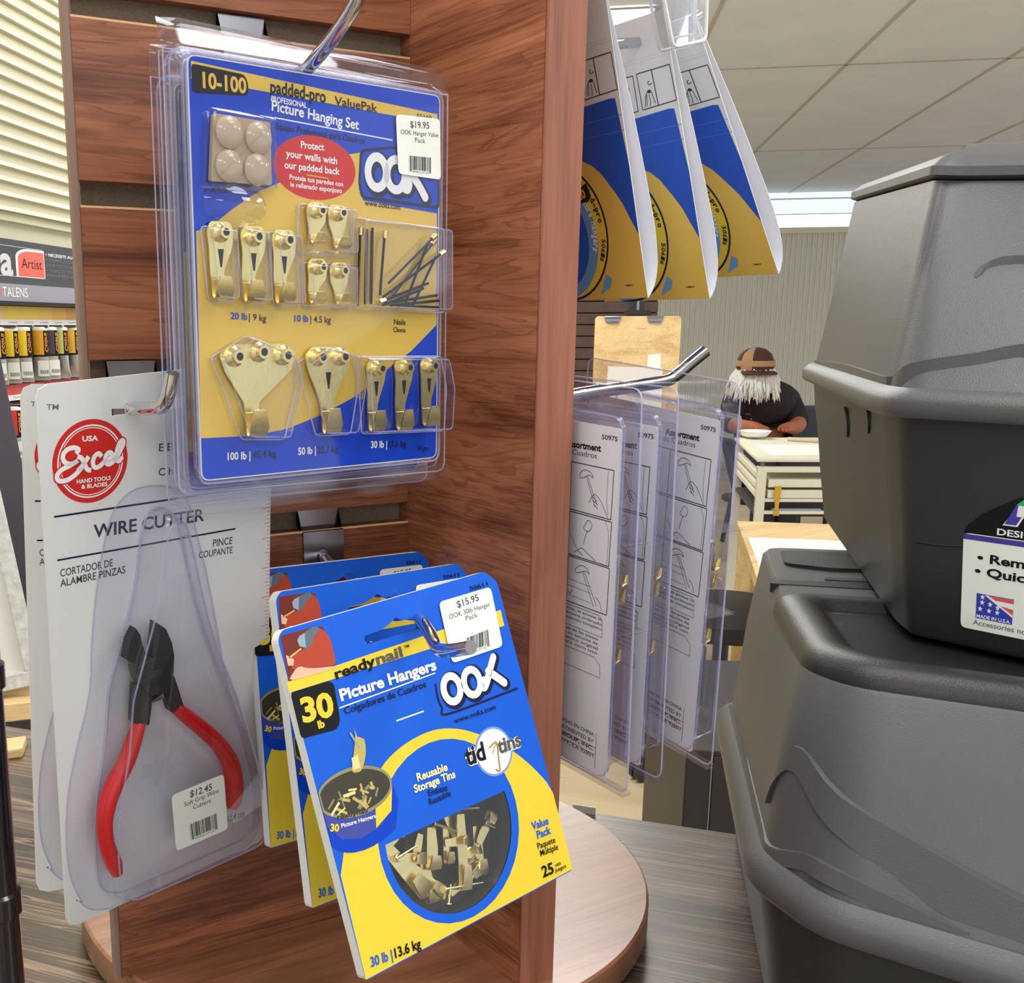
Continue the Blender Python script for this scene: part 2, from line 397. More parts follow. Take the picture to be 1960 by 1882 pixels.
# ------------------------------------------------------------------ table
TZ = -470.0
def table():
    u = Vector((.6305, -.7762)); n = Vector((-.7762, -.6305)); e0 = Vector((376.0, 73.9))
    c0 = e0-u*640; c1 = e0+u*900
    q = [c0, c1, c1+n*760, c0+n*760]
    o = thing('display_table', 'dark stained wooden table with streaky grain under the rotating stand and bins', 'table', (200, 0, FLOOR))
    b = B((200, 0, FLOOR)); b.prismz([tuple(p) for p in q], TZ-32, TZ, TABLE); b.done('tabletop', o, bevel=1.5)
    for (a, d) in ((60, 60), (1480, 60), (60, 700), (1480, 700)):
        p = c0+u*a+n*d; b = B((200, 0, FLOOR)); b.box((p.x-35, p.y-35, FLOOR), (p.x+35, p.y+35, TZ-32), TABLE); b.done('leg', o)
    return e0, u, n
TE0, TU, TN = table()

# ------------------------------------------------------------------ rotating slatwall stand
PW, FD, FT, ZB, ZT = 167.0, 106.0, 20.7, -446.5, 150.0
GH, GP, GD = 10.4, 76.2, 9.0
O = (165, 45, ZB)
stand = thing('rotating_stand', 'cherry wood slatwall rotating stand on a round base holding the hardware packs', 'display stand', (165, 45, ZB-19))
def grooves(): return [k*GP for k in range(2, -6, -1)]
def slat_panel(name, f, mw, lo, hi):
    """boards between grooves; f(u, d, z) maps panel width, depth behind the face, height"""
    b = B((165, 45, ZB-19))
    def bx(u0, u1, d0, d1, z0, z1, m):
        if z1-z0 < .2: return
        b.loft([[f(u0, d0, z), f(u1, d0, z), f(u1, d1, z), f(u0, d1, z)] for z in (z0, z1)], m)
    bx(lo+max(0, 3-lo) if lo == 0 else lo, hi, GD, 19, ZB, ZT, MDF)
    zs = [ZT]+[z for z in grooves()]
    top = ZT
    for g in grooves():
        bx(lo, hi, 0, GD-.05, g+GH, top, mw)
        bx(lo, hi, -.05, .8, g-.9, g+.02, MDFL)
        bx(lo, hi, GD-5, GD-.1, g+GH, g+GH+.02, MDF)
        top = g
    bx(lo, hi, 0, GD-.05, ZB, top, mw)
    return b.done(name, stand, smooth=None)
slat_panel('slat_panel', lambda u, d, z: (u, d, z), CHERRY, 0, PW-.2)
# fin: plain back towards the camera, slatted face to the right
b = B((165, 45, ZB-19)); b.box((PW, -FD+.5, ZB), (PW+9.5, 21, ZT), CHERRYY); b.done('side_panel', stand, smooth=None)
slat_panel('slat_panel', lambda u, d, z: (PW+FT-d*.56, -u, z), CHERRYY, -21, FD-.5)
b = B((165, 45, ZB-19)); b.loft([rr_ for rr_ in [[(p[0], p[1], z) for p in rounded([(PW, -FD+.5), (PW, -FD-1.2), (PW+FT, -FD-1.2), (PW+FT, -FD+.5)], 1.2)] for z in (ZB, ZT)]], CHERRYV); b.done('edge_band', stand, smooth=None)
b = B((165, 45, ZB-19)); b.loft([[(p[0], p[1], z) for p in rounded([(0, -.6), (0, 4.5), (-3.6, 4.5), (-3.6, -.6)], 1.2)] for z in (ZB, ZT)], TRIM); b.done('edge_strip', stand, smooth=None)
b = B((165, 45, ZB-19)); b.box((PW, 21, ZB), (PW+19, 175, ZT), CHERRYY); b.done('side_panel', stand, smooth=None)
b = B((165, 45, ZB-19)); b.lathe([(160, -18.5), (166, -18), (167, -16), (167, -1.2), (165.6, 0)], (165, 45, ZB), DISC, 96); b.done('base_disc', stand, smooth=40)
b = B((165, 45, ZB-19)); b.lathe([(120, TZ-ZB+.1), (120, -18.6)], (165, 45, ZB), BLKM, 48); b.done('turntable', stand)

# ------------------------------------------------------------------ hooks
def peg(label, br, path, r, tipr=None, vertical=True, ang=None):
    """chrome slatwall hook: bracket in a groove, peg along path"""
    o = thing('display_hook', label, 'display hook', br, group='chrome slatwall hooks')
    b = B(br); x, y, z = br
    if vertical:      # bracket on the front panel, face at y=0
        lip = [(y+6.5, z+9.6), (y+6.5, z+2.0), (y-1.2, z-.6), (y-1.6, z-22), (y-.3, z-22), (y-.3, z-2), (y+5, z+1), (y+5, z+9.6)]
        b.loft([[(x+d, p[0], p[1]) for p in lip] for d in (-11.5, 11.5)], STEEL)
        b.lathe([(3.6, 0), (3.6, -1.2), (2.2, -2.2)], (x, y-1.6, z-14), STEEL, 12, 'Y')
    else:
        lip = [(x-6.5, z+9.6), (x-6.5, z+2.0), (x+1.2, z-.6), (x+1.6, z-22), (x+.3, z-22), (x+.3, z-2), (x-5, z+1), (x-5, z+9.6)]
        b.loft([[(p[0], y+d, p[1]) for p in lip] for d in (-11.5, 11.5)], STEEL)
    b.done('bracket', o, smooth=30)
    b = B(br); pts = smooth2(path, 6); b.tube(pts, r, CHROME, 14); b.done('peg', o, smooth=50)
    return o
peg('chrome hook holding the large picture hanging sets at top left', (80, 0, 0), [(80, -1.6, -13), (75, -45, -27), (65.3, -87.2, -31.4), (62.6, -129.8, -19.4), (59.8, -155.8, -3.6), (58.9, -176.2, 18.7)], 2.7)
peg('chrome hook with upturned tip holding the white wire cutter cards', (21, 0, -152.4), [(20, -1.6, -163), (4, -45, -161), (-6.7, -77.6, -158.3), (-5.9, -99.2, -157.1), (-4.6, -107, -155.8), (-3.9, -112, -151.2), (-3.2, -115.3, -143.7)], 2.6)
peg('chrome hook with angled tip holding the blue and yellow hanger boxes', (116, 0, -228.6), [(116, -1.6, -242.5), (112, -33, -247), (103, -97, -243), (83.5, -144, -238.8), (78, -160, -240.5), (75, -171, -243.5), (74, -180, -242), (75, -192, -238)], 2.6)
peg('chrome hook holding the folded yellow and blue hang cards, mostly hidden', (PW+FT, -76, 0), [(PW+FT+1.6, -76, -13), (209, -76, -5), (243, -76, 0), (264, -74, 7), (287, -70, 18)], 2.4, vertical=False)
peg('thick chrome hook with raised end holding the clear assortment packs', (PW+FT, -77, -152.4), [(PW+FT+1.6, -77, -164), (214, -78, -160), (250, -78, -157), (270, -78, -155), (278, -78, -152), (286, -78, -147), (296, -78, -141)], 3.2, vertical=False)

# ================================================================== measured layouts of the printed cards (mm)
D = {'val':{'card':[[-65.3,80.6],[65.5,80.6],[65.5,-82.0],[-65.5,-81.2]],'flange':[[-71.4,96.5],[76.3,92.9],[78.1,-89.5],[-71.4,-87.1]],'hole':[[-3.5,83.9],
[-59.8,89.8],[64.8,81.0]],'block':[[-63.8,77.3],[-39.7,76.3],[-37.9,73.4],[-38.3,68.6],[-63.7,66.9]],'band':[[-63.7,78.2],[63.6,72.5],[63.7,68.5],[-37.8,71.4],
[-39.5,71.9],[-64.0,71.8]],'t':[['10-100',-58.9,69.3,-38.9,69.5,5.6],['padded-pro',-27.5,71.1,0.4,70.3,4.9],['ValuePak',5.0,70.1,28.3,69.5,3.4],['PROFESSIONAL',-27.3,67.9,-9.5,67.2,2.1],
['Picture Hanging Set',-27.1,64.5,18.0,61.5,4.0],['Equipo Profesional para Cuadros',-25.3,57.6,21.3,56.2,2.5],['Protect',-12.8,51.5,-0.7,51.5,2.8],['your walls with',-20.4,47.5,6.1,46.6,2.8],
['our padded back',-21.3,43.0,7.5,42.5,2.8],['Proteja tus paredes con',-18.8,38.9,9.3,37.9,1.9],['le rellenado esponjoso',-18.4,36.0,8.6,35.2,1.9],['www.ooks.com',21.2,31.1,41.6,30.3,2.3],
['Adhesivo',-59.7,31.4,-45.6,31.5,1.9],['55160',51.1,69.8,60.0,69.9,1.6],['20 lb ',-49.3,-17.0,-41.2,-17.4,2.6],['| 9 kg',-40.4,-17.4,-31.9,-18.0,2.6],
['10 lb',-17.5,-18.0,-10.1,-18.2,2.7],['| 4.5 kg',-9.0,-18.3,1.9,-18.7,2.7],['Nails',38.0,-19.3,45.0,-19.6,2.3],['Clavos',37.7,-22.6,45.0,-22.9,2.1],['100 lb |',-52.7,-73.8,-41.4,-74.1,3.1],
['45.4 kg',-40.3,-74.0,-28.2,-74.2,2.9],['50 lb |',-16.6,-74.3,-7.0,-74.3,3.1],['22.7 kg',-6.0,-74.4,5.3,-74.5,2.9],['30 lb |',24.3,-74.1,34.0,-74.5,3.1],
['13.6 kg',34.9,-74.6,45.9,-74.9,2.9],['34 pcs',52.7,-77.2,60.0,-77.8,2.4]],'wline':[[-25.6,61.9],[37.0,59.1]],'ell':[[-5.4,44.3],[16.0,43.1],[-5.6,31.9],
[-25.6,45.0],[-5.2,56.5]],'pad':[[-56.2,60.0],[-29.9,59.3],[-29.7,35.4],[-58.4,35.0]],'dome':[[-49.7,53.6],[-36.1,52.7],[-50.2,41.1],[-37.1,40.8]],'logo':[[19.9,52.6],
[37.8,55.6],[63.9,51.9],[64.2,33.2],[20.2,34.9],[18.8,39.8]],'O1':[[28.1,45.1]],'O2':[[39.0,44.9]],'Kk':[[42.09,45.1],[55.62,37.59],[46.23,38.82]],'sticker':[[38.0,69.8],
[64.2,70.4],[65.1,44.6],[39.6,45.3]],'yellow':[[-64.0,16.3],[-55.8,19.3],[-46.6,25.7],[-28.4,50.0],[11.9,67.4],[19.9,68.9],[18.4,52.8],[20.3,50.8],[64.0,50.8],
[64.4,-19.6],[48.8,-31.2],[36.2,-38.0],[15.9,-50.4],[-3.7,-57.8],[-22.4,-62.8],[-40.2,-64.6],[-65.0,-64.1]],'st':[['$19.95',46.4,65.1,57.7,65.7,2.7],['OOK Hanger Value',40.8,61.9,63.2,62.6,1.9],
['Pack',49.2,59.3,55.4,59.3,1.9]],'bar':[[45.8,53.4],[59.1,53.6],[59.2,46.8],[45.9,46.8]],'hooks':{'h20':[[-54.3,16.1],[-56.0,-9.2],[-38.7,15.1],[-41.1,-10.4],
[-23.5,14.4],[-25.6,-11.0]],'h10':[[-6.6,26.9],[-7.7,13.6],[4.5,26.5],[4.8,12.0],[-6.5,4.2],[-8.6,-10.8],[5.2,3.0],[5.5,-11.1]],'h100':[[-48.6,-31.8],[-37.5,-30.2],
[-26.2,-32.9],[-41.1,-64.5],[-39.7,-46.7]],'h50':[[-7.1,-32.9],[4.8,-32.8],[-1.9,-65.8]],'h30':[[26.0,-38.5],[23.9,-66.2],[42.5,-38.5],[40.5,-66.8],[58.1,-38.1],
[56.7,-65.7]]},'nails':[[[17.3,21.5],[15.1,-11.3]],[[19.7,20.9],[18.6,-10.6]],[[21.6,20.2],[20.5,-9.8]],[[24.1,21.8],[23.0,-10.6]],[[30.1,20.6],[27.0,-6.8]],
[[31.1,-1.5],[59.0,20.1]],[[36.1,-6.7],[61.2,18.3]],[[29.0,-7.5],[65.6,13.1]],[[45.5,-11.1],[59.1,10.6]],[[28.0,-9.8],[57.1,-1.0]],[[34.1,-9.7],[61.5,-6.3]],
[[32.1,-11.2],[61.5,-8.7]],[[38.2,-11.2],[63.8,-11.8]],[[42.4,-9.6],[55.8,17.3]],[[27.5,-11.3],[51.8,-3.4]]],'bl':{'b20a':[[-62.5,18.3],[-48.1,18.0],[-47.9,-10.5],
[-60.1,-9.9]],'b20b':[[-46.0,19.1],[-32.3,17.7],[-31.8,-11.0],[-43.7,-10.4]],'b20c':[[-30.6,17.8],[-16.6,17.1],[-14.9,-11.6],[-28.7,-11.7]],'b10a':[[-15.0,29.5],
[12.5,29.1],[13.3,9.1],[-16.3,9.5]],'b10b':[[-13.7,6.1],[12.8,5.8],[12.7,-12.8],[-13.6,-12.3]],'nails':[[13.9,25.6],[67.6,23.5],[68.2,-14.1],[13.7,-12.8]],
'b100':[[-60.1,-32.2],[-42.4,-23.5],[-21.7,-30.8],[-17.3,-38.8],[-17.4,-44.7],[-24.3,-67.1],[-46.3,-65.7],[-54.8,-43.4]],'b50':[[-17.2,-35.2],[-3.2,-28.2],
[13.0,-32.1],[16.9,-44.3],[11.8,-67.0],[-7.6,-66.6]],'b30':[[16.0,-33.0],[66.3,-33.9],[70.4,-48.5],[69.1,-68.9],[18.3,-67.4]]}},'exc':{'wh':[104,222.2],
'slot':[[-22.3,99.6],[-19.8,101.1],[5.1,98.2],[5.0,94.7],[-19.9,97.2]],'circ':[[-31.7,81.6],[-14.8,80.1],[-47.7,83.0],[-32.4,65.9],[-30.9,96.8]],'l1':[[-47.5,63.5],
[39.3,60.1]],'l2':[[-47.2,47.0],[33.7,43.8]],'t':[['TM',-48.1,102.3,-43.5,101.8,1.9],['USA',-34.9,89.4,-28.5,88.9,1.9],['HAND TOOLS',-37.9,74.3,-23.9,73.6,1.5],
['& BLADES',-36.2,72.1,-25.4,71.5,1.5],['WIRE CUTTER',-32.0,52.6,18.0,50.2,5.0],['PINCE',22.2,38.3,32.0,37.6,3.0],['COUPANTE',15.2,34.8,32.1,33.6,2.8],
['CORTADOR DE',-46.3,40.4,-24.3,39.9,2.9],['ALAMBRE PINZAS',-46.5,36.5,-18.9,36.0,2.9],['E E',-2.6,81.3,3.2,80.8,2.9],['C h',-3.0,71.8,3.4,71.3,2.9],['11.4 cm',29.2,-93.1,38.6,-93.9,3.4]],
'script':[[[-37.7,85.4],[-36.5,86.6],[-38.4,87.6],[-41.1,87.2],[-42.8,85.3],[-42.3,82.9],[-39.7,81.8],[-37.0,82.7],[-40.1,81.4],[-43.5,80.3],[-45.5,78.5],
[-44.9,76.5],[-41.7,76.2],[-38.3,77.7],[-35.5,80.0]],[[-37.1,84.2],[-35.3,83.1],[-33.5,79.1],[-31.8,78.4]],[[-32.6,83.6],[-34.7,81.1],[-37.2,78.9]],[[-27.3,82.8],
[-28.5,84.1],[-30.2,83.2],[-31.0,80.9],[-30.1,79.1],[-28.0,79.5],[-25.8,81.1]],[[-25.8,81.4],[-24.1,81.5],[-22.8,82.8],[-24.0,83.9],[-25.6,82.6],[-25.7,80.4],
[-24.2,79.5],[-21.6,80.8]],[[-22.4,80.3],[-20.2,82.8],[-18.1,86.2],[-18.2,87.6],[-19.6,86.8],[-21.0,83.5],[-21.3,81.0],[-20.1,80.1],[-18.7,81.4]]],'sticker':[[-9.4,-58.6],
[17.0,-58.1],[19.2,-86.0],[-7.6,-85.8]],'st':[['$12.45',-0.4,-62.9,10.7,-63.4,3.1],['Soft Grip Wire',-3.3,-66.2,14.2,-66.1,2.1],['Cutters',1.0,-69.1,10.1,-69.3,2.1]],
'bar':[[-0.9,-75.6],[13.2,-75.7],[13.8,-83.7],[-0.0,-83.6]],'sheet':[[-2.4,68.0],[-13.1,68.5],[-20.5,64.7],[-25.3,57.4],[-30.6,38.3],[-34.7,12.2],[-36.7,-8.9],
[-44.0,-32.9],[-48.8,-53.6],[-50.1,-76.2],[-48.5,-90.2],[-44.8,-100.9],[-38.5,-108.2],[38.8,-111.4],[47.2,-104.8],[45.5,-79.5],[44.2,-66.4],[30.5,-29.2],
[23.8,2.9],[18.9,27.1],[15.0,42.4],[10.5,58.3],[5.7,64.8]],'dome':[[-3.4,59.5],[-8.8,57.5],[-12.4,46.7],[-15.4,28.2],[-26.3,-4.2],[-28.8,-13.1],[-31.0,-32.3],
[-35.5,-54.2],[-37.6,-72.7],[-35.8,-95.9],[-29.7,-104.3],[38.7,-105.5],[43.9,-102.1],[43.1,-78.6],[36.2,-50.6],[26.4,-21.3],[19.2,-2.5],[13.1,17.1],[6.3,46.2],
[3.3,55.3]]},'E2':[[0.9995,0.0001,0.0329],[0.0001,1.0,-0.0076],[-0.0329,0.0076,0.9994]],'CF':[8.8,-37.4,-262.5],'cut':{'lj':[[-21.0,16.8],[-19.1,13.4],
[-18.2,8.9],[-17.1,5.6],[-14.4,1.4],[-15.9,-1.6],[-21.0,-0.6],[-23.1,3.0],[-25.6,5.0],[-23.7,12.5]],'rj':[[-12.4,17.3],[-8.0,13.5],[-5.3,6.8],[-4.3,0.4],
[-4.8,-4.4],[-9.4,-4.4],[-14.4,1.4],[-13.9,8.2],[-13.2,12.3]],'disc':[[-22.3,1.0],[-15.8,1.8],[-13.4,3.0],[-4.7,0.5],[-4.8,-5.2],[-5.7,-10.8],[-9.6,-13.6],
[-13.9,-13.2],[-18.1,-10.6],[-21.1,-4.5]],'ls':[[-22.1,-6.4],[-13.8,-11.0],[-15.0,-19.5],[-16.2,-26.3],[-23.3,-23.1],[-22.6,-14.5]],'rs':[[-8.7,-13.4],
[-8.5,-6.4],[-3.9,-8.2],[-1.9,-14.6],[0.6,-23.5],[-6.0,-23.7],[-7.6,-17.4]],'lg':[[-19.2,-24.4],[-22.0,-30.7],[-26.0,-39.3],[-32.4,-48.8],[-35.5,-55.9],
[-37.0,-63.7],[-36.4,-73.3],[-33.8,-83.0],[-32.2,-89.0]],'rg':[[-2.5,-23.2],[2.8,-28.8],[10.9,-37.5],[19.2,-47.5],[25.1,-58.3],[27.3,-69.1],[26.9,-77.1],
[25.8,-80.7]],'spring':[[-14.0,-16.3],[-8.2,-16.2]]},'rdy':{'wh':[110,128.6],'outline':[[-54.9,64.3],[-52.2,65.9],[47.2,65.4],[51.8,63.0],[53.3,59.6],[55.1,-64.3],
[-55.1,-64.3]],'slot':[[-17.9,54.8],[-18.6,52.3],[10.4,51.6],[10.8,53.9],[5.3,55.8],[1.4,56.2],[-1.7,57.9],[-6.0,56.0],[-9.9,54.9]],'pic':[[-53.4,64.0],
[-39.5,63.8],[-35.1,63.0],[-33.6,55.0],[-34.2,47.6],[-54.9,47.6]],'red':[[-51.9,51.1],[-51.1,55.8],[-45.5,57.0],[-38.0,62.3],[-35.0,61.2],[-33.4,57.8],
[-33.3,52.7],[-34.3,48.2],[-43.2,49.6]],'head':[[-47.3,60.8],[-46.0,62.1],[-39.5,63.8],[-37.6,63.6],[-36.4,62.2],[-39.9,60.5],[-41.3,58.1],[-44.3,56.7],
[-47.0,58.5]],'headl':[[-47.3,60.8],[-46.0,62.0],[-43.5,62.6],[-44.5,57.3],[-47.0,58.5]],'skin':[[-53.2,47.6],[-52.2,50.1],[-49.2,51.5],[-45.8,50.0],[-39.6,48.6],
[-34.5,47.7],[-34.7,47.0]],'nail':[[-52.4,55.6],[-46.4,57.5]],'band':[[-55.7,47.5],[51.3,48.4],[51.1,41.7],[-55.8,43.6]],'block':[[-55.5,43.5],[-38.6,43.2],
[-36.6,41.6],[-38.0,27.7],[-40.3,25.3],[-55.9,26.5]],'t':[['30',-53.5,32.0,-39.6,30.7,8.7],['lb',-47.9,27.9,-45.0,27.8,2.8],['ready',-35.3,42.9,-16.2,43.2,3.9],
['nail',-15.8,43.2,-3.0,43.1,4.0],['TM',-1.6,45.8,1.0,45.8,1.0],['Picture Hangers',-35.5,34.7,11.3,34.0,4.3],['Colgadores de Cuadros',-35.3,29.5,4.3,28.8,2.6],
['www.ooks.com',13.3,11.3,35.7,10.7,2.1],['tid',13.9,-6.0,24.3,-6.5,7.2],['tins',31.3,-6.7,44.3,-7.2,6.0],['Reusable',-11.0,-4.1,4.4,-4.7,3.0],['Storage Tins',-13.6,-7.8,7.2,-8.5,3.0],
['Embase',-7.6,-11.3,1.9,-11.9,2.5],['Reusable',-8.2,-14.6,2.9,-14.5,2.5],['Value',38.6,-41.2,48.1,-42.0,3.2],['Pack',40.2,-45.5,48.1,-46.0,3.2],['Paquete',39.0,-49.5,49.2,-50.3,2.5],
['Múltiple',39.5,-52.7,49.7,-53.5,2.5],['25',37.9,-61.1,44.4,-61.5,4.5],['sets',45.9,-59.7,49.1,-59.7,1.6],['juegos',45.0,-61.7,51.5,-61.9,1.6],['30 lb |',-51.5,-60.6,-41.7,-61.7,3.6],
['13.6 kg',-40.6,-61.8,-28.3,-63.0,3.6],['50611',37.8,59.6,47.7,59.5,1.7]],'wline':[[-36.9,32.4],[10.3,32.8]],'pin':[[-13.6,20.5],[0.2,20.3]],'O1':[[16.2,24.7]],
'O2':[[27.0,24.4]],'Kp':[[41.76,30.16],[35.97,24.04],[32.22,21.42],[31.48,22.85],[33.62,23.16],[37.29,25.52],[43.63,19.75]],'swoosh':[[9.0,28.8],[8.4,23.4],
[9.2,19.0],[11.7,15.8],[49.7,15.4]],'inner':[[-37.6,-20.1],[-34.4,-40.3],[-13.5,-59.4],[16.3,-60.2],[31.5,-44.8],[32.8,-14.9],[5.8,7.4],[-17.7,3.7]],'outer':[[-23.4,7.5],
[-6.5,11.2],[7.0,10.9],[21.8,4.6],[39.1,-8.1],[52.3,-25.1]],'yl':[[-50.7,-17.7],[-54.3,-25.2],[-56.0,-64.1]],'win':[[-34.3,-21.4],[-31.0,-37.6],[-22.6,-49.1],
[-13.2,-55.6],[1.1,-60.0],[15.4,-57.0],[25.5,-46.2],[30.0,-34.6],[30.5,-21.6]],'rim':[[-39.5,1.4],[-22.1,-0.4],[-55.8,2.9],[-32.7,9.9],[-46.4,-7.6]],'tin':[[-56.0,2.3],
[-56.6,-9.9],[-52.3,-16.4],[-46.0,-19.4],[-37.2,-20.0],[-28.2,-18.1],[-25.1,-15.2],[-22.8,-0.2]],'tid':[[29.2,-5.0],[39.1,-8.1]],'sticker':[[20.3,59.0],
[48.6,58.8],[47.2,34.0],[19.3,34.2]],'st':[['$15.95',28.9,54.6,40.8,54.9,2.7],['OOK 30lb Hanger',23.4,51.2,46.0,51.2,1.9],['Pack',31.6,48.6,37.9,48.7,1.9]],
'bar':[[29.4,42.0],[41.8,42.5],[40.4,35.8],[26.6,35.9]],'bits':[[[-31.1,-24.6],[-17.7,-44.8],9],[[-4.9,-26.5],[-8.7,-39.2],7.5],[[-11.1,-38.3],[-13.7,-54.4],
7.5],[[9.2,-27.3],[2.8,-50.6],6.5],[[16.9,-34.3],[14.4,-51.5],6.5],[[-24.4,-25.0],[-18.5,-21.6],5],[[6.6,-40.7],[13.4,-40.3],5],[[-10.8,-26.5],[-15.8,-33.7],
5],[[2.9,-29.3],[0.1,-40.4],5],[[-0.2,-33.1],[8.5,-34.9],5]],'bn':[[[-8.1,-48.7],[10.9,-53.2]],[[-26.2,-29.5],[-15.8,-28.2]],[[-5.2,-23.2],[4.6,-29.9]],
[[8.2,-21.9],[18.1,-25.0]],[[19.2,-31.6],[23.8,-35.4]],[[-7.7,-54.3],[-4.6,-47.8]]],'shook':[[-33.0,24.8],[-32.7,20.3],[-30.0,18.5],[-30.8,13.3],[-34.0,8.3],
[-36.6,7.8],[-38.7,9.1],[-36.2,14.4],[-33.4,20.9]]},'clr':{'h':[165.0,165.0,165.0],'card1':[[-34.0,82.6],[1.5,82.4],[0.8,27.2]],'card3':[[0.2,82.5],[1.6,20.1]],
'card1b':[[1.0,46.3],[-1.6,-83.0],[-30.3,-82.1]],'flb':[[-29.4,-82.4],[14.1,-85.2]],'n1':['50975',-11.2,77.2,-1.0,77.3,2.1],'a1':['ssortment',-29.6,70.9,-11.5,71.7,3.1],
'q1':['de Cuadros',-29.4,67.8,-14.0,68.0,2.5],'box':[[-30.2,64.8],[-2.1,64.2],[-1.9,41.9],[-30.9,43.0]],'ham':[[-24.9,59.9],[-15.9,61.3],[-13.5,53.0],[-8.6,46.9]],
'bump':[[11.6,93.1]],'bump3':[[9.4,93.7]],'rows':[[-2.9,42.8],[-2.2,20.4],[-4.1,-3.1],[-6.0,-13.9],[-4.0,-32.3],[-6.5,-76.8]]},'MV':[[0.9846,-0.1749,0.0],
[0.1749,0.9846,0.0],[0.0,0.0,1.0]],'ME':[[0.9689,-0.2459,-0.0278],[0.2401,0.9612,-0.1361],[0.0602,0.1251,0.9903]],'MR':[[0.9851,-0.1186,-0.1244],[0.1493,0.9491,0.2773],
[0.0852,-0.2917,0.9527]],'MM':[[0.9817,-0.1894,-0.0201],[0.1898,0.9639,0.187],[-0.016,-0.1874,0.9822]],'MB':[[0.9865,-0.1634,0.0101],[0.1605,0.9772,0.1392],
[-0.0326,-0.1357,0.9902]],'H1':[[0.0,0.968,-0.2509],[-1.0,0.0,0.0],[0.0,0.2509,0.968]],'H2':[[0.0,0.9549,-0.2969],[-1.0,0.0,-0.0],[0.0,0.2969,0.9549]],
'H3':[[0.0,0.8598,-0.5107],[-1.0,0.0,0.0],[0.0,0.5107,0.8598]],'K1':[[0.0086,0.9993,-0.0355],[-0.9991,0.0071,-0.0418],[-0.0415,0.0358,0.9985]],'K2':[[0.0086,0.9993,-0.0355],
[-0.9991,0.0071,-0.0418],[-0.0415,0.0358,0.9985]],'K3':[[-0.0823,0.9957,-0.0433],[-0.9938,-0.0853,-0.072],[-0.0754,0.0371,0.9965]],'CV':[86.7,-62.9,-107.6],
'CE':[1.7,-84.9,-253.8],'CR':[80.7,-161.8,-292.2],'CM':[95.4,-106.6,-297.3],'CB':[111.2,-41.4,-303.5],'PH1':[225.9,-95.0,-61.4],'PH2':[262.8,-95.0,-61.3],
'PH3':[294.0,-95.0,-48.6],'PK1':[197.2,-127.1,-254.4],'PK2':[224.2,-120.8,-255.2],'PK3':[254.0,-127.3,-252.7]}

def sticker(par, quad, lines, bar, y, tails=None):
    b = B(); q = rounded(quad, 2.2, 3); b.prism(q, y-.12, y, STICK)
    for i, t in enumerate(lines): b.text(t, y-.2, TEXTG, .012 if i == 0 else .0)
    (x0, z0), (x1, z1), (x2, z2), (x3, z3) = bar; rnd = random.Random(3); t = 0.0
    while t < .97:
        w = rnd.choice((.012, .02, .03)); e = min(1, t+w)
        lp = lambda a, c, k: (a[0]+(c[0]-a[0])*k, a[1]+(c[1]-a[1])*k)
        A, C_ = bar[0], bar[1]; Dn, En = bar[3], bar[2]
        lo = .12 if .1 < t < .88 else 0
        p0, p1 = lp(A, C_, t), lp(A, C_, e); p2, p3 = lp(Dn, En, e), lp(Dn, En, t)
        b.flat([p0, p1, lp(p2, p1, lo), lp(p3, p0, lo)], y-.2, BLK); t = e+rnd.choice((.012, .02, .03))
    b.text(['094922 07125', x3+(x2-x3)*.14, z3+(z2-z3)*.14-.4, x3+(x2-x3)*.86, z3+(z2-z3)*.86-.4, .9], y-.2, TEXTG, 0)
    return b.done('price_sticker', par, smooth=None)

def ook(b, o1, o2, s, y, k):
    """the rounded three-letter maker's logo: white letters with dark shadow; s = letter half height"""
    for (m, grow, dx, dy, yy) in ((NAVY, .34, .10, -.10, y), (WHT, .0, 0, 0, y-.06)):
        for c in (o1, o2):
            c = (c[0]+dx*s, c[1]+dy*s); g = grow*s*.45
            b.ring(c, s*.86+g, s+g, s*.46+2*g, yy, m)
        for path, w in k:
            b.ribbon([(p[0]+dx*s, p[1]+dy*s) for p in path], w+grow*s*.8, yy-.01, m)
            for p in (path[0], path[-1]): b.ell((p[0]+dx*s, p[1]+dy*s), (w+grow*s*.8)/2, (w+grow*s*.8)/2, yy-.012, m, 14)

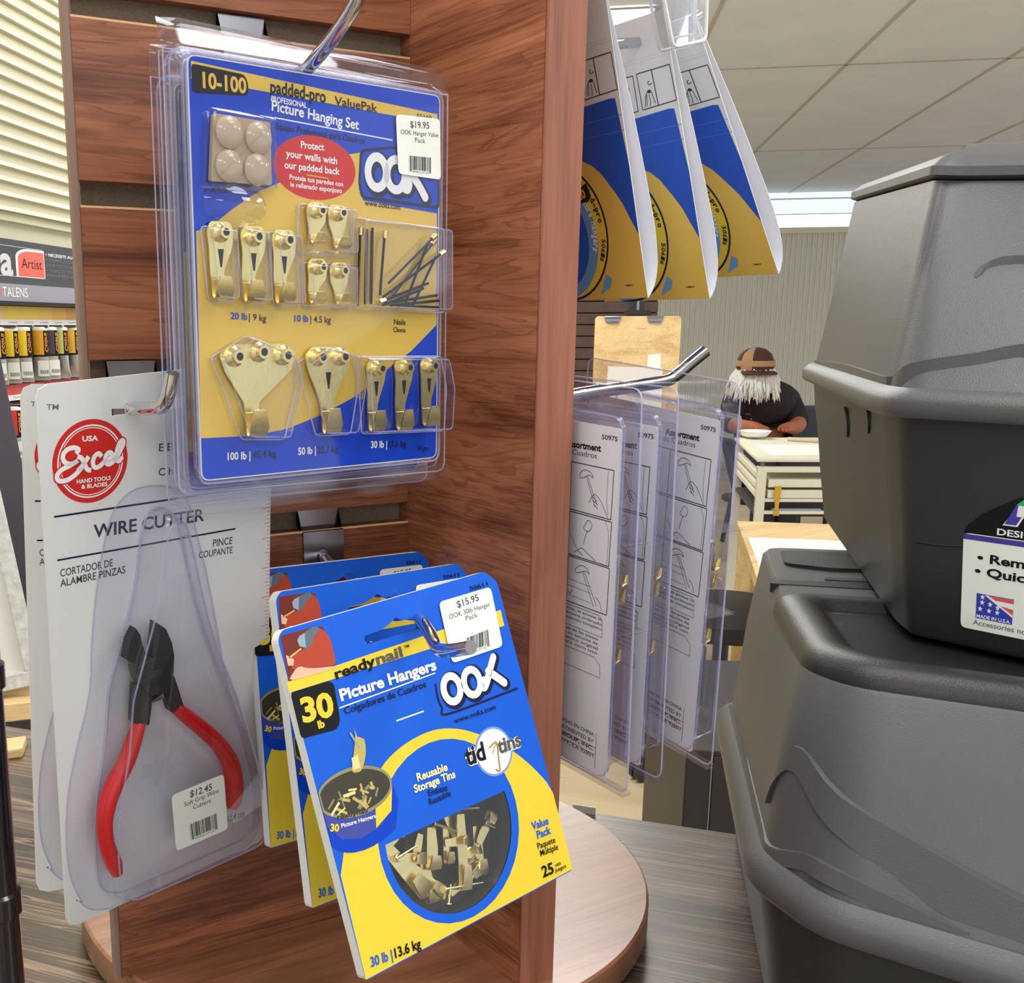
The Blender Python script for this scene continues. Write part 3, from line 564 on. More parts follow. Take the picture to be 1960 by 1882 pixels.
# ------------------------------------------------------------------ brass hangers
def hanger(par, xt, zt, xb, zb, nb=1, w=8.0, y=-1.6, slot=True, spread=0):
    """stamped brass picture hook: eyelet tubes at the top, tapering plate, upturned hook"""
    b = B(); L = zt-zb
    top = zt+w*.34; hw = w/2+spread*(nb-1)/2
    out = [(xt-hw, zt+1), (xt-hw*.7, top), (xt+hw*.7, top), (xt+hw, zt+1), (xt+hw*.86, zt-w*.45), (xb+w*.24, zb+L*.42), (xb+w*.22, zb+1), (xb-w*.22, zb+1), (xb-w*.28, zb+L*.42), (xt-hw*.86, zt-w*.45)]
    b.prism(rounded(out, 1.2, 2), y-.7, y, BRASS)
    # hook: strip running down, forward and up
    st = [(y-.7, zb+L*.3), (y-.9, zb+1.5), (y-2.2, zb), (y-4.2, zb+.6), (y-5.4, zb+L*.12), (y-6.0, zb+L*.34)]
    ws = [.26, .26, .27, .3, .34, .2]
    rings = [[(xb-w*k, p[0], p[1]), (xb+w*k, p[0], p[1]), (xb+w*k, p[0]-.6, p[1]-.15), (xb-w*k, p[0]-.6, p[1]-.15)] for p, k in zip(st, ws)]
    b.loft(rings, BRASS)
    for i in range(nb):
        x = xt+(i-(nb-1)/2)*spread; zz = zt+(1.6 if nb == 3 and i == 1 else 0)
        b.lathe([(w*.30, 0), (w*.30, -1.2), (w*.2, -2.4), (w*.2, -4.6)], (x, y-.6, zz), BRASS, 12, 'Y')
        b.lathe([(w*.12, 0), (w*.12, -.1)], (x, y-5.15, zz), BLKM, 10, 'Y')
    if slot: b.prism([(xt-w*.1, zt-w*.5), (xt+w*.1, zt-w*.5), (xt+w*.02, zt-w*1.05), (xt-w*.02, zt-w*1.05)], y-.95, y-.72, BLKM)
    return b.done('picture_hook', par, smooth=30)
def blister(b, pts, y0, y1, ins, m, r=2.0):
    p = rounded(pts, r, 3)
    b.loft([[(q[0], y0, q[1]) for q in p], [(q[0], y0+(y1-y0)*.75, q[1]) for q in inset(p, ins*.35)], [(q[0], y1, q[1]) for q in inset(p, ins)]], m, cap0=False)

# ------------------------------------------------------------------ large picture hanging set
_c = Vector(CAMP); VK = .928
VC = _c+(Vector(D['CV'])-_c)*VK; VM = [[D['MV'][i][j]*VK for j in range(3)] for i in range(3)]
def value_pack():
    V = D['val']; o = thing('picture_hanging_set', 'blue and gold picture hanging set in clear clamshell, frontmost of its stack, with price sticker', 'hardware pack', VC, VM, 'picture hanging sets on the top left hook')
    c = rrect(-65.4, -81.6, 65.4, 80.6, 4)
    b = B(); b.prism(c, 0, .5, CARD); b.flat(inset(c, .5), -.05, BLUEV)
    y1, y2, y3 = -.1, -.16, -.22
    b.flat([(-64, 16.3), (-55.8, 19.3), (-46.6, 25.7), (-36, 32), (-22, 38), (11.5, 51), (19.9, 52.6), (18.4, 46), (20.3, 33), (64, 30), (64.4, -19.6), (48.8, -31.2), (36.2, -38), (15.9, -50.4), (-3.7, -57.8), (-22.4, -62.8), (-40.2, -64.6), (-65, -64.1)], y1, YELV); b.flat(V['band'], y1, YELV); b.flat(rounded(V['block'], 1.5, 2), y2, BLK)
    lg = V['logo']; b.flat(rounded(inset(lg, -1.2), 2, 3), y2, NAVY); b.flat(rounded(lg, 2, 3), y3, BLUEV)
    s = 8.2; o1, o2 = V['O1'][0], V['O2'][0]
    ook(b, o1, o2, s, -.28, [([(53, 53), (49, 47), (45.5, 43), (43.5, 40), (46, 39), (47, 41.5)], 3.4), ([(47, 46.5), (52, 42), (56.5, 36.5)], 3.8)])
    e = V['ell']; b.ell(e[0], 21.6, 12.7, y2, RED); b.line(*V['wline'], .5, y2, WHT)
    b.line((-10, 41.2), (1.5, 40.6), .4, -.28, YELV)
    for t in V['t']:
        k = t[0]; m = BLK; bold = .012
        if k == '10-100': m = YELV; bold = .03
        elif k in ('PROFESSIONAL', 'Picture Hanging Set', 'Protect', 'your walls with', 'our padded back', 'Proteja tus paredes con', 'le rellenado esponjoso', '100 lb |', '50 lb |', '30 lb |'): m = WHT; bold = .022
        elif k in ('20 lb ', '10 lb'): m = BLUEV; bold = .022
        elif k in ('Equipo Profesional para Cuadros', 'Adhesivo', '45.4 kg', '22.7 kg', '13.6 kg', '34 pcs'): m = NAVY
        elif k == 'padded-pro': bold = .022
        b.text(t, -.28, m, bold)
    b.done('printed_card', o, smooth=None)
    # clear shell: hang flange behind, body round the card, bubbles in front
    f = rounded([(-71.4, 96.4), (76.2, 92.9), (77.6, -89.4), (-71.4, -87.2)], 5, 5)
    b = B(); hole = [(-3.5+5*math.cos(a/12*2*math.pi), 84+3.6*math.sin(a/12*2*math.pi)) for a in range(12)]
    b.prism([(77.0, 83)]+[p for p in f if p[1] < 83]+[(-71.4, 83)], 7.4, 7.7, CLEARS)
    b.rim([(77.0, 83)]+[p for p in f if p[1] < 83]+[(-71.4, 83)], 7.5, .38, EDGE)
    body = rrect(-67.6, -84, 67.6, 82.8, 6, 5)
    b.loft([[(q[0], 7.3, q[1]) for q in inset(body, -2)], [(q[0], 6.6, q[1]) for q in body], [(q[0], 0.4, q[1]) for q in inset(body, .6)], [(q[0], -.9, q[1]) for q in inset(body, 2.0)]], CLEARS, cap0=False, cap1=False)
    b.flat(inset(body, 2.0), -.9, CLEAR)
    b.rim(inset(body, 1.2), -.55, .5, GLINTL); b.rim(inset(body, -1.4), 7.2, .45, GLINTL)
    for h in V['hole'][1:]: b.ring((h[0], h[1]), 2.2, 2.2, .7, 7.3, CLEARS, 16)
    b.prism(rrect(-73.5, -92.5, 78.5, -86.8, 1.5), 4, 7.3, CLEARS)
    b.done('clamshell', o, smooth=40)
    for bend in (1, 0):                                             # hang flap, its left part curled back
        b = B(); rows = []
        for i in range(15):
            x = -71.4+i*148.4/14; w_ = bend*max(0, min(1, (30-x)/34)); t_ = 96.4-3.5*(x+71.4)/148-(1.6 if i in (0, 14) else 0)
            rows.append([(x, 7.5+(z-83)*.40*w_+w_*.6*math.sin(i*1.1), z) for z in (83, 87, 91, t_)])
        b.loft(rows, CLEARS, closed=False)
        if bend: b.done('hang_flap', o, smooth=60, solid=.3)
        else: flat_ = b.done('hang_flap', None, smooth=60); global FLAT; FLAT = flat_.data; bpy.data.objects.remove(flat_)
    b = B()
    for k, pts in V['bl'].items(): b.rim(rounded(pts, 2, 3), -1.1, .34, EDGE); b.rim(rounded(inset(pts, 1.4), 2, 3), (-7.2 if k[:3] in ('b20', 'b10') else -8.2), .26, GLINTL)
    for k, pts in V['bl'].items(): blister(b, pts, -.92, -7.5 if k[:3] in ('b20', 'b10') else -8.5, 1.6, CLEAR)
    pd = V['pad']; blister(b, inset(pd, -2.5), -.92, -6, 2.2, CLEAR)
    b.loft([[(-46+15*k*math.cos(2*math.pi*i/24), y_, 27+9*k*math.sin(2*math.pi*i/24)) for i in range(24)] for k, y_ in ((1, -.95), (.75, -2.6), (.4, -3.6), (.08, -3.9))], CLEAR, cap0=False)
    b.done('bubble', o, smooth=40)
    b = B(); b.prism(rounded(pd, 1, 2), -3.2, -.95, TAN); b.done('foam_sheet', o, smooth=None)
    for q in V['dome']:
        b = B(); b.lathe([(6.2, 0), (6.2, -.8), (5, -1.8), (2.5, -2.3)], (q[0], -3.25, q[1]), mat('bumper_rubber', (188, 168, 144), .12), 20, 'Y'); b.done('wall_bumper', o)
    H = V['hooks']
    for i in range(3): hanger(o, *H['h20'][2*i], *H['h20'][2*i+1], w=12.5)
    for i in range(4): hanger(o, *H['h10'][2*i], *H['h10'][2*i+1], w=10.5, slot=False)
    for i in range(3): hanger(o, *H['h30'][2*i], *H['h30'][2*i+1], w=11.5)
    hanger(o, H['h100'][1][0], H['h100'][0][1], *H['h100'][3], nb=3, w=14, spread=12, slot=False)
    hanger(o, (H['h50'][0][0]+H['h50'][1][0])/2, H['h50'][0][1], *H['h50'][2], nb=2, w=13, spread=12)
    for i, (a, c_) in enumerate(V['nails']):
        b = B(); y = -1.9-(i % 3)*1.3; up = c_[1] > a[1] and i > 4
        b.tube([(a[0], y, a[1]), (c_[0], y-.3, c_[1])], .62, BLACKN, 6)
        e = c_ if i in (5, 6, 7) else a
        d = Vector((c_[0]-a[0], c_[1]-a[1])).normalized()*(1 if e is a else -1)
        if i in (0, 4, 5, 6, 7, 9): b.tube([(e[0], y-.2, e[1]), (e[0]+d.x*3.2, y-.2, e[1]+d.y*3.2)], 1.35, BRASS, 8)
        b.done('nail', o, smooth=40)
    sticker(o, V['sticker'], V['st'], V['bar'], -1.15)
    return o
vpk = value_pack()
MV = Matrix(VM)
SK = ('bubble', 'picture_hook', 'nail', 'wall_bumper', 'foam_sheet', 'price_sticker')
va = dup(vpk, VC+MV@Vector((3.2, 8.6, 1.0)), VM, 'picture hanging set in clear clamshell second from the front, only its left edge showing', skip=SK)
vb = dup(vpk, VC+MV@Vector((4.2, 17.2, -7.0)), VM, 'rearmost and lowest-topped picture hanging set in clear clamshell, its rounded edge against the slats', skip=SK)
for q in (va, vb):
    for ch in q.children:
        if ch.name.startswith('hang_flap'): ch.data = FLAT

# ------------------------------------------------------------------ wire cutter card
EK = 1.06
EC = _c+(Vector(D['CE'])-_c)*EK; EM = [[D['ME'][i][j]*EK for j in range(3)] for i in range(3)]
EC2 = _c+(Vector(D['CF'])-_c)*EK; EM2 = [[D['E2'][i][j]*EK for j in range(3)] for i in range(3)]
def excel_pack():
    E = D['exc']; o = thing('wire_cutter_pack', 'white carded pack with red-handled wire cutters, round red emblem and price sticker, in front', 'tool pack', EC, EM, 'wire cutter packs on the left hook')
    w, h = E['wh']; c = rrect(-52, -h/2, 52, h/2, 5, 4)
    sl = rounded([(-22.3, 97.2), (-22.3, 101), (18, 100.6), (18, 96.6)], 1.9, 3)
    # card with its slot: two halves joined round the hole
    b = B(); ci = c
    def half(y):
        top = [p for p in c if p[1] > 99]; bot = [p for p in c if p[1] <= 99]
        return top, bot
    zt, zb_ = 101.0, 97.0
    b.box((-52, 0, -h/2+5), (52, .55, zb_), CARD)
    b.prism([(-47, -h/2)]+[(47, -h/2), (50.6, -h/2+1.6), (52, -h/2+5), (-52, -h/2+5), (-50.6, -h/2+1.6)], 0, .55, CARD)
    b.box((-52, 0, zb_), (-22.3, .55, zt), CARD); b.box((18, 0, zb_), (52, .55, zt), CARD)
    b.prism([(-52, zt), (52, zt), (52, h/2-5), (50.6, h/2-1.6), (47, h/2), (-47, h/2), (-50.6, h/2-1.6), (-52, h/2-5)], 0, .55, CARD)
    c0, *_ = E['circ']; r = 15.4; y = -.06
    b.ell(c0, r, r, y, RED, 64); b.ring(c0, r*.875, r*.875, .55, y-.06, WHT, 64); b.ring(c0, r*.81, r*.81, .3, y-.06, WHT, 64)
    for s in E['script']: b.ribbon(s, 2.7, y-.12, RED)
    for s in E['script']: b.ribbon(s, 1.75, y-.18, WHT)
    b.line(*E['l1'], .75, y, NAVY); b.line(*E['l2'], .7, y, NAVY)
    for t in E['t']:
        k = t[0]
        if k in ('USA', 'HAND TOOLS', '& BLADES'): b.text(t, y-.18, WHT, .03)
        elif k == '11.4 cm': b.text(t, y, NAVY, .02)
        elif k == 'TM': b.text(t, y, GREY, .015)
        elif k == 'WIRE CUTTER': b.text(t, y, mat('print_slate', (52, 56, 72), .4), .02)
        else: b.text(t, y, mat('print_slate', (52, 56, 72), .4), .008)
    for i in range(100):
        z = 63-i*1.65; l = 4.2 if i % 8 == 0 else (2.6 if i % 4 == 0 else 1.5)
        b.line((51.7-l, z), (51.7, z), .22, y, RED if i < 46 else GREY)
    # printed maple leaf fragment under the sticker
    b.flat([(-14, -49), (-9, -50), (-7, -46.5), (-4.5, -50), (1, -47.5), (-1, -52), (2, -56), (-4, -58), (-8, -62), (-10, -56), (-15, -55)], y, mat('print_faint_grey', (212, 213, 214), .5))
    b.ell((-46.8, -99.5), .35, .35, y, BLK, 10)
    b.done('card', o, smooth=None)
    b = B(); sp = rounded(smoothc(E['sheet'][:12]+[(-46, -100), (-41.5, -106), (-34, -109.4), (-26, -110.2), (30, -111.4), (38, -110.8), (43.5, -108), (46.6, -103)]+E['sheet'][15:], 3), .5, 1); b.flat(sp, -.35, CLEARB)
    dm = smoothc(E['dome'][:9]+[(-37, -92), (-34.5, -99.5), (-29, -103.6), (-21, -104.9), (30, -105.6), (37.5, -105), (41.8, -102), (43.6, -96)]+E['dome'][13:], 3)
    b.loft([[(q[0], -.4, q[1]) for q in dm], [(q[0], -6.5, q[1]) for q in inset(dm, .9)], [(q[0], -11.5, q[1]) for q in inset(dm, 1.8)], [(q[0], -13.5, q[1]) for q in inset(dm, 4.2)]], CLEAR, cap0=False)
    b.rim(dm, -.6, .42, EDGE); b.rim(inset(dm, 3.2), -13.1, .42, GLINTL); b.rim(sp, -.4, .25, GLINTL)
    b.done('blister', o, smooth=45)
    # the tool
    C = D['cut']; b = B()
    b.prism(C['lj'], -9.6, -5.2, TOOL); b.prism(C['rj'], -10.4, -6.0, TOOL)
    b.prism(rounded(C['ls'], .8, 2), -9.4, -5.4, TOOL); b.prism(rounded(C['rs'], .8, 2), -9.4, -5.4, TOOL)
    b.prism(rounded(C['disc'], 1.5, 3), -10.6, -4.6, TOOL); b.lathe([(3.1, 0), (3.1, -.5), (2.2, -.9)], (-13.0, -10.6, -5.6), TOOL, 20, 'Y')
    sp0, sp1 = C['spring']; n = 40
    b.tube([(sp0[0]+(sp1[0]-sp0[0])*i/n, -7.4+1.3*math.sin(i*1.6), sp0[1]+1.3*math.cos(i*1.6)) for i in range(n+1)], .28, STEEL, 5)
    t = b.done('wire_cutter', o, smooth=25, bevel=.5)
    for nm, rr in (('lg', [2.6, 3.2, 3.5, 3.6, 3.6, 3.3, 3.2, 3.5, 2.4]), ('rg', [2.6, 3.1, 3.4, 3.6, 3.9, 4.0, 3.7, 2.6])):
        b = B(); pth = [(p[0], -7.4, p[1]) for p in C[nm]]; sm = smooth2(pth, 4); rs = smooth2([(q,) for q in rr], 4)
        b.tube(sm, [q[0] for q in rs], GRIP, 14, 1.12); b.done('handle_grip', t, smooth=60)
    sticker(o, E['sticker'], E['st'], E['bar'], -13.75)
    return o
ex = excel_pack()
dup(ex, EC2, EM2, 'rear white wire cutter card, only its left edge and lower corner showing')

def holed(b, outer, holes, y, m):
    es = []
    for lp in [outer]+holes:
        vs = [b.v((p[0], y, p[1])) for p in lp]
        for i in range(len(vs)): es.append(b.bm.edges.new((vs[i-1], vs[i])))
    r = bmesh.ops.triangle_fill(b.bm, edges=es, use_beauty=True, use_dissolve=False)
    k = b.mi(m)
    for f in r['geom']:
        if isinstance(f, bmesh.types.BMFace): f.material_index = k
def arc(c, r, a0, a1, n): return [(c[0]+r*math.cos(math.radians(a0+(a1-a0)*i/n)), c[1]+r*math.sin(math.radians(a0+(a1-a0)*i/n))) for i in range(n+1)]

# ------------------------------------------------------------------ blue and yellow hanger box
def ready_box():
    Q = D['rdy']; o = thing('picture_hanger_box', 'frontmost of three blue and yellow boxed picture hangers, round window fully visible', 'hardware pack', D['CR'], D['MR'], 'boxed picture hangers on the lower hook')
    out = rounded([(-55, -64.3), (55, -64.3), (53.2, 60), (48, 65.4), (-52.4, 65.9), (-55, 63)], 1.5, 2); T = 5.0
    ci, ri = (-1.4, -27.0), 33.6                                    # window circle
    chord = lambda x: -21.4+.0*x
    win = [p for p in arc(ci, 31.3, 170, 370, 36)]
    slot = rounded([(-18.6, 51.6), (10.6, 51.2), (10.8, 54.2), (5.4, 56), (1.4, 56.2), (-1.7, 58.2), (-6, 56.2), (-10, 55.2), (-18.2, 55)], .8, 2)
    b = B(); holed(b, out, [win, slot], 0, BLUE)
    holed(b, out, [arc(ci, 33.2, 0, 350, 35), slot], T, CARD)
    b.loft([[(p[0], .0, p[1]) for p in out], [(p[0], T, p[1]) for p in out]], CARD, False, False)
    b.loft([[(p[0], 0, p[1]) for p in slot], [(p[0], T, p[1]) for p in slot]], BLUE, False, False)
    y1, y2, y3, y4 = -.06, -.12, -.18, -.24
    # yellow field with the round arch; blue disc left open
    oc, ro = (4.5, -34.5), 46.0
    yel = [(-54.9, -63.9), (54.9, -63.9), (54.6, -31)]+smooth2([(52.6, -25.5), (46.5, -16.5), (39.1, -8.1), (31, -1.0), (21.8, 5.0), (14, 9.0), (5, 11.6), (-4, 12.0), (-14, 10.6), (-23.4, 7.2), (-31, 1.6), (-38, -6)], 3)+[(-50.5, -17.7), (-54.2, -25)]
    holed(b, yel, [arc((-1.0, -27.0), 35.0, 0, 350, 35)], y1, YELL)
    b.flat([(-18.6, 51.6), (-18.6, 51.6+.01), (-18, 52)], y1, BLUE)
    b.flat(Q['band'], y1, YELL); b.flat(rounded(Q['block'], 1.5, 2), y2, BLK)
    b.flat(Q['pic'], y1, PMAR); b.flat(smoothc(Q['red'], 3), y2, PRED); b.flat(smoothc(Q['skin'], 3), y3, SKIN)
    b.flat(Q['head'], y3, SILD); b.flat(Q['headl'], y4, SILV); b.line(*Q['nail'], .7, y3, PGOLD); b.flat([(-53.4, 57), (-50.5, 54.5), (-51.5, 52.5), (-53.6, 53)], y3, SKIN)
    ook(b, Q['O1'][0], Q['O2'][0], 6.6, y3, [([(41, 31), (37.5, 26.5), (34.5, 22.4), (32.4, 20.6), (31.6, 22.4), (33.4, 23.4)], 3.2), ([(36.6, 26.3), (40, 23), (43.4, 19.6)], 3.3)])
    b.ribbon(Q['swoosh'], .9, y2, NAVY)
    b.line(*Q['wline'], .45, y1, WHT); b.line(*Q['pin'], .55, y2, WHT)
    for t in Q['t']:
        k = t[0]; m = NAVY; bd = .012
        if k in ('30', 'lb'): m = YELL; bd = .04
        elif k in ('ready', 'tid', '25', '13.6 kg'): m = BLK; bd = .03
        elif k in ('nail', 'tins'): m = mat('print_dark_grey', (84, 84, 80), .4); bd = .03
        elif k == 'Picture Hangers': m = WHT; bd = .035
        elif k == 'Storage Tins' or (k == 'Reusable' and t[2] > -8): m = mat('print_pale_yellow', (250, 240, 170), .4); bd = .03
        elif k in ('Value', 'Pack', '30 lb |'): m = BLUE; bd = .025
        elif k in ('Paquete', 'Múltiple', 'sets', 'juegos', 'TM', '50611'): m = BLK
        if k in ('tid', 'tins'):
            b.text(t, -.30, WHT, .085); b.text(t, -.36, m, bd)
        else: b.text(t, -.30, m, bd)
    c = Q['tid'][0]; b.ell(c, 9.9, 9.9, y2, mat('print_halo_blue', (120, 150, 220), .4)); b.ell(c, 9.0, 9.0, y3, WHT)
    b.ribbon([(27, -3), (31.5, -2), (30.4, -9), (29.6, -13.2), (27.6, -12)], .6, -.42, mat('print_bronze', (170, 130, 70), .4)); b.line((31.2, -2.2), (28.0, -5.5), .5, -.42, PGOLD)
    # printed open tin with hangers
    b.flat([(max(p[0], -54.7), p[1]) for p in smoothc(Q['tin'], 2)], -.2, BLUEV); rc = Q['rim'][0]
    tn = Q['tin']
    b.flat([(-54.7, 0), (-54.7, -6.5), (-50, -13), (-42, -15.5), (-33, -14.5), (-26, -10.5), (-23, -2), (-24, 1), (-39, -8)], -.23, mat('print_label_blue', (58, 70, 160), .4))
    b.flat([(-34.5, -14.3), (-26, -10.5), (-23, -2), (-24, 1), (-32, -5)], -.26, YELL)
    th = math.radians(-6)
    el = lambda rx, rz: [(rc[0]+rx*math.cos(2*math.pi*k/40)*math.cos(th)-rz*math.sin(2*math.pi*k/40)*math.sin(th), rc[1]+rx*math.cos(2*math.pi*k/40)*math.sin(th)+rz*math.sin(2*math.pi*k/40)*math.cos(th)) for k in range(40)]
    b.flat([(max(p[0], -54.8), p[1]) for p in el(17.0, 9.0)], -.30, OLIVL); b.flat([(max(p[0], -54.2), p[1]) for p in el(16.0, 7.7)], -.34, OLIVE)
    rnd = random.Random(5)
    for i in range(26):
        a = rnd.uniform(0, 6.28); rr = rnd.random()**.5; x = rc[0]-.5+rr*12*math.cos(a); z = rc[1]-2.4+rr*3.6*math.sin(a); a2 = rnd.uniform(0, 3.1); l = rnd.uniform(1.2, 3.0)
        b.line((x-l*math.cos(a2), z-l*math.sin(a2)), (x+l*math.cos(a2), z+l*math.sin(a2)), rnd.uniform(.5, 1.2), -.37-.002*i, rnd.choice((PGOLD, OLIVL, PGOLD, mat('print_bright_gold', (226, 216, 150), .4))))
    b.text(['30', -54, -8.4, -50.5, -9.8, 2.6], -.37, YELL, .04); b.text(['readynail', -49.8, -5.6, -36.5, -7.6, 1.7], -.33, BLK, .02); b.text(['Picture Hangers', -49.0, -9.0, -33.5, -10.6, 1.5], -.33, WHT, .02)
    sh = smoothc(Q['shook'], 2); b.flat(sh, -.4, PGOLD); b.line((-35.3, 22.5), (-33, 16), .8, -.43, SILV); b.flat([(-37.5, 13.5), (-34.5, 14), (-34.7, 9), (-38, 9.2)], -.43, mat('print_bright_gold', (226, 216, 150), .4))
    b.done('box', o, smooth=None)
    b = B(); b.flat(arc(ci, 31.7, 170, 370, 36), .25, CLEAR); b.done('window_film', o, smooth=None)
    b = B(); TIN = mat('tin_interior', (74, 70, 52), .35, .6)
    b.lathe([(33, 14.5), (33.2, 1.0), (31.9, .8), (31.9, 13), (.5, 13)], (ci[0], 0, ci[1]), TIN, 48, 'Y'); b.done('storage_tin', o)
    bits = list(Q['bits'])+[[[-20, -34], [-8, -50], 6.5], [[6, -26], [10, -44], 7], [[16, -38], [24, -30], 5.5], [[-2, -52], [12, -48], 6], [[20, -50], [8, -40], 5.5], [[-26, -30], [-14, -34], 6]]
    for i, (a, c_, w) in enumerate(bits):
        b = B(); a = Vector((a[0], a[1])); c_ = Vector((c_[0], c_[1])); md_ = (a+c_)/2; a = md_+(a-md_)*1.22; c_ = md_+(c_-md_)*1.22
        for e_ in (a, c_):
            d_ = e_-Vector(ci)
            if d_.length > 28: e_ -= d_*(1-28/d_.length)
        L = (c_-a).length; d = (c_-a)/L; n = Vector((-d.y, d.x)); y = 6.5+(i % 3)*1.6; k = w*.36
        P = lambda u, s, yy: (a.x+d.x*u+n.x*s, yy, a.y+d.y*u+n.y*s)
        prof = [(0, y, .75), (L*.5, y-.4, 1), (L*.92, y, 1), (L, y-.8, 1), (L*.99, y-2.2, 1), (L*.84, y-3.0, 1), (L*.66, y-3.2, .7)]
        b.loft([[P(u, -k*s, yy), P(u, k*s, yy), P(u, k*s, yy-.6), P(u, -k*s, yy-.6)] for u, yy, s in prof], BRASS)
        b.done('picture_hook', o, smooth=40, bevel=.15)
    for i, (a, c_) in enumerate(Q['bn']):
        b = B(); b.tube([(a[0], 4.5, a[1]), (c_[0], 4.2, c_[1])], [.7, .35], BRASS, 8); d = Vector((a[0]-c_[0], 0, a[1]-c_[1])).normalized()
        b.tube([(a[0], 4.5, a[1]), (a[0]+d.x*.5, 4.5, a[1]+d.z*.5)], 1.5, BRASS, 10); b.done('nail', o)
    sticker(o, Q['sticker'], Q['st'], Q['bar'], -.5)
    return o
rb = ready_box()
dup(rb, D['CM'], D['MM'], 'middle of three blue and yellow boxed picture hangers, half covered by front one')
dup(rb, D['CB'], D['MB'], 'rearmost blue and yellow boxed picture hangers, right below the bare hook bracket')

# ------------------------------------------------------------------ folded hang cards at top right
def hang_card():
    H = D['H3']; c = Vector(D['PH3'])-Vector([H[i][2] for i in range(3)])*63.1
    o = thing('folded_hang_card', 'rightmost folded blue and yellow hang card, nearest the clear label holder', 'hang card', c, H, 'folded hang cards on the upper hook')
    b = B(); T = 131.0
    # back panel slightly bowed, then printed on; local x=0 is the free edge
    def by(z): return 5.0*math.sin(math.pi*min(1, max(0, z/95)))**1.0*-.0
    b.box((-76, 0, 0), (0, .45, T), CARD)
    y = -.06
    b.flat([(-76, .3), (0, .3), (0, 60), (-3, 89), (-6, 89.5), (-76, 86)], y, mat('print_deep_blue', (20, 82, 190), .4))
    for z in (74, 80.5): b.line((-76, z), (0, z+1.2), .25, y-.02, mat('print_crease_blue', (84, 118, 206), .4))
    yl = [(-76, .2), (0, .2), (0, 29)]+[(-4.1, 36.5), (-8, 44), (-12.5, 50), (-19.6, 58.5), (-25, 62.5), (-31.4, 65.4), (-40, 67.5), (-50, 68), (-76, 66)]
    b.flat(yl, y-.06, mat('print_mustard', (226, 188, 84), .4))
    cc = (-54, 33); b.ell(cc, 33.4, 33.4, y-.10, NAVY, 56); b.ell(cc, 32.2, 32.2, y-.14, YELL, 56)
    b.ell((-58, 30), 29.5, 29.5, y-.18, mat('print_sky_blue', (98, 160, 214), .4), 48); b.ell((-60, 30), 25, 25, y-.22, BLUE, 48)
    def arctext(st, r, a0, a1, cap, m, bd):
        n = len(st)
        for i, ch in enumerate(st):
            if ch == ' ': continue
            a = math.radians(a0+(a1-a0)*(i+.5)/n); da = math.radians((a1-a0)/n)*.42
            p0 = (cc[0]+r*math.cos(a-da), cc[1]+r*math.sin(a-da)); p1 = (cc[0]+r*math.cos(a+da), cc[1]+r*math.sin(a+da)); b.text([ch, *p0, *p1, cap], y-.3, m, bd)
    arctext('padded-pro', 28.3, 56, 6, 3.4, BLK, .03)
    arctext('Picture Hangers', 23.0, 50, -24, 4.2, WHT, .03)
    b.flat(rounded([(-38, 52), (-30.5, 55.5), (-28.5, 49), (-31, 46.5), (-37, 46.5)], 1.2, 2), y-.33, BLK); b.text(['20', -37.6, 47.6, -32, 49, 4], y-.36, YELL, .03)
    arctext('50616', 28.8, -8, -30, 2.6, BLK, .02)
    b.flat([(-32, 2.2), (-24, 6), (-22.6, 10), (-26, 12)], y-.3, mat('print_sky_blue', (98, 160, 214), .4))
    INK = mat('instruction_ink', (52, 50, 60), .5)
    def frame(q, w=.5):
        for i in range(4): b.line(q[i-1], q[i], w, y, INK)
    frame([(-23.4, 107.6), (-1.6, 108), (-.8, 92.4), (-23.2, 91.4)]); frame([(-42, 107), (-26, 107.3), (-26.3, 91.3), (-42, 90.6)])
    b.line((-13.4, 107.6), (-12.6, 92), .6, y-.02, INK)
    for q in ([(-21, 92.6), (-20, 96.5), (-18, 99), (-15.8, 98.4), (-15, 96), (-14.2, 93)], [(-17.4, 97.6), (-17.2, 94), (-17.8, 92.4)], [(-19, 98), (-19.4, 94.5), (-20, 92.6)], [(-16, 103.4), (-17, 102.6), (-16.2, 101.6), (-14.4, 102.2)],
              [(-38, 102), (-37, 98.5), (-35, 94.5), (-33.6, 93), (-32.5, 95), (-31, 99), (-30, 102.4), (-33, 101.6), (-38, 102)], [(-35.4, 100), (-34, 97.5), (-33, 100), (-35.4, 100)]):
        b.ribbon(q, .42, y-.02, INK)
    b.ell((-17, 98.8), 1.3, .8, y-.03, INK, 14)
    for z in (112, 113.4): b.line((-60, z), (-1, z+.5), .12, y, mat('print_pale_line', (190, 190, 200), .5))
    b.text(['71MMHO', -14.4, 5.6, -8.4, 5.7, 1.0], y-.1, BLK, .02)
    b.done('back_panel', o, smooth=None)
    # curved front panel folding out and returning at the bottom
    b = B(); zs = [T, T-14, 100, 84, 68, 52, 36, 24, 13, 5, 0]; ys = [.7, 2.4, 4.4, 6.2, 7.6, 8.8, 9.8, 9.8, 8.4, 5.2, .7]
    pr = smooth2(list(zip(ys, zs)), 3)
    b.loft([[(-76, q[0], q[1]) for q in pr], [(0, q[0], q[1]) for q in pr]], CARDG, closed=False)
    b.done('front_panel', o, smooth=60, solid=.45, recalc=True)
    return o
hc = hang_card()
for k, lab in (('2', 'middle folded blue and yellow hang card, between two others'), ('1', 'folded blue and yellow hang card nearest the wooden fin, mostly behind it')):
    H = D['H'+k]; hh = {'2': 56.45, '1': 55.4}[k]
    dup(hc, Vector(D['PH'+k])-Vector([H[i][2] for i in range(3)])*hh, H, lab)
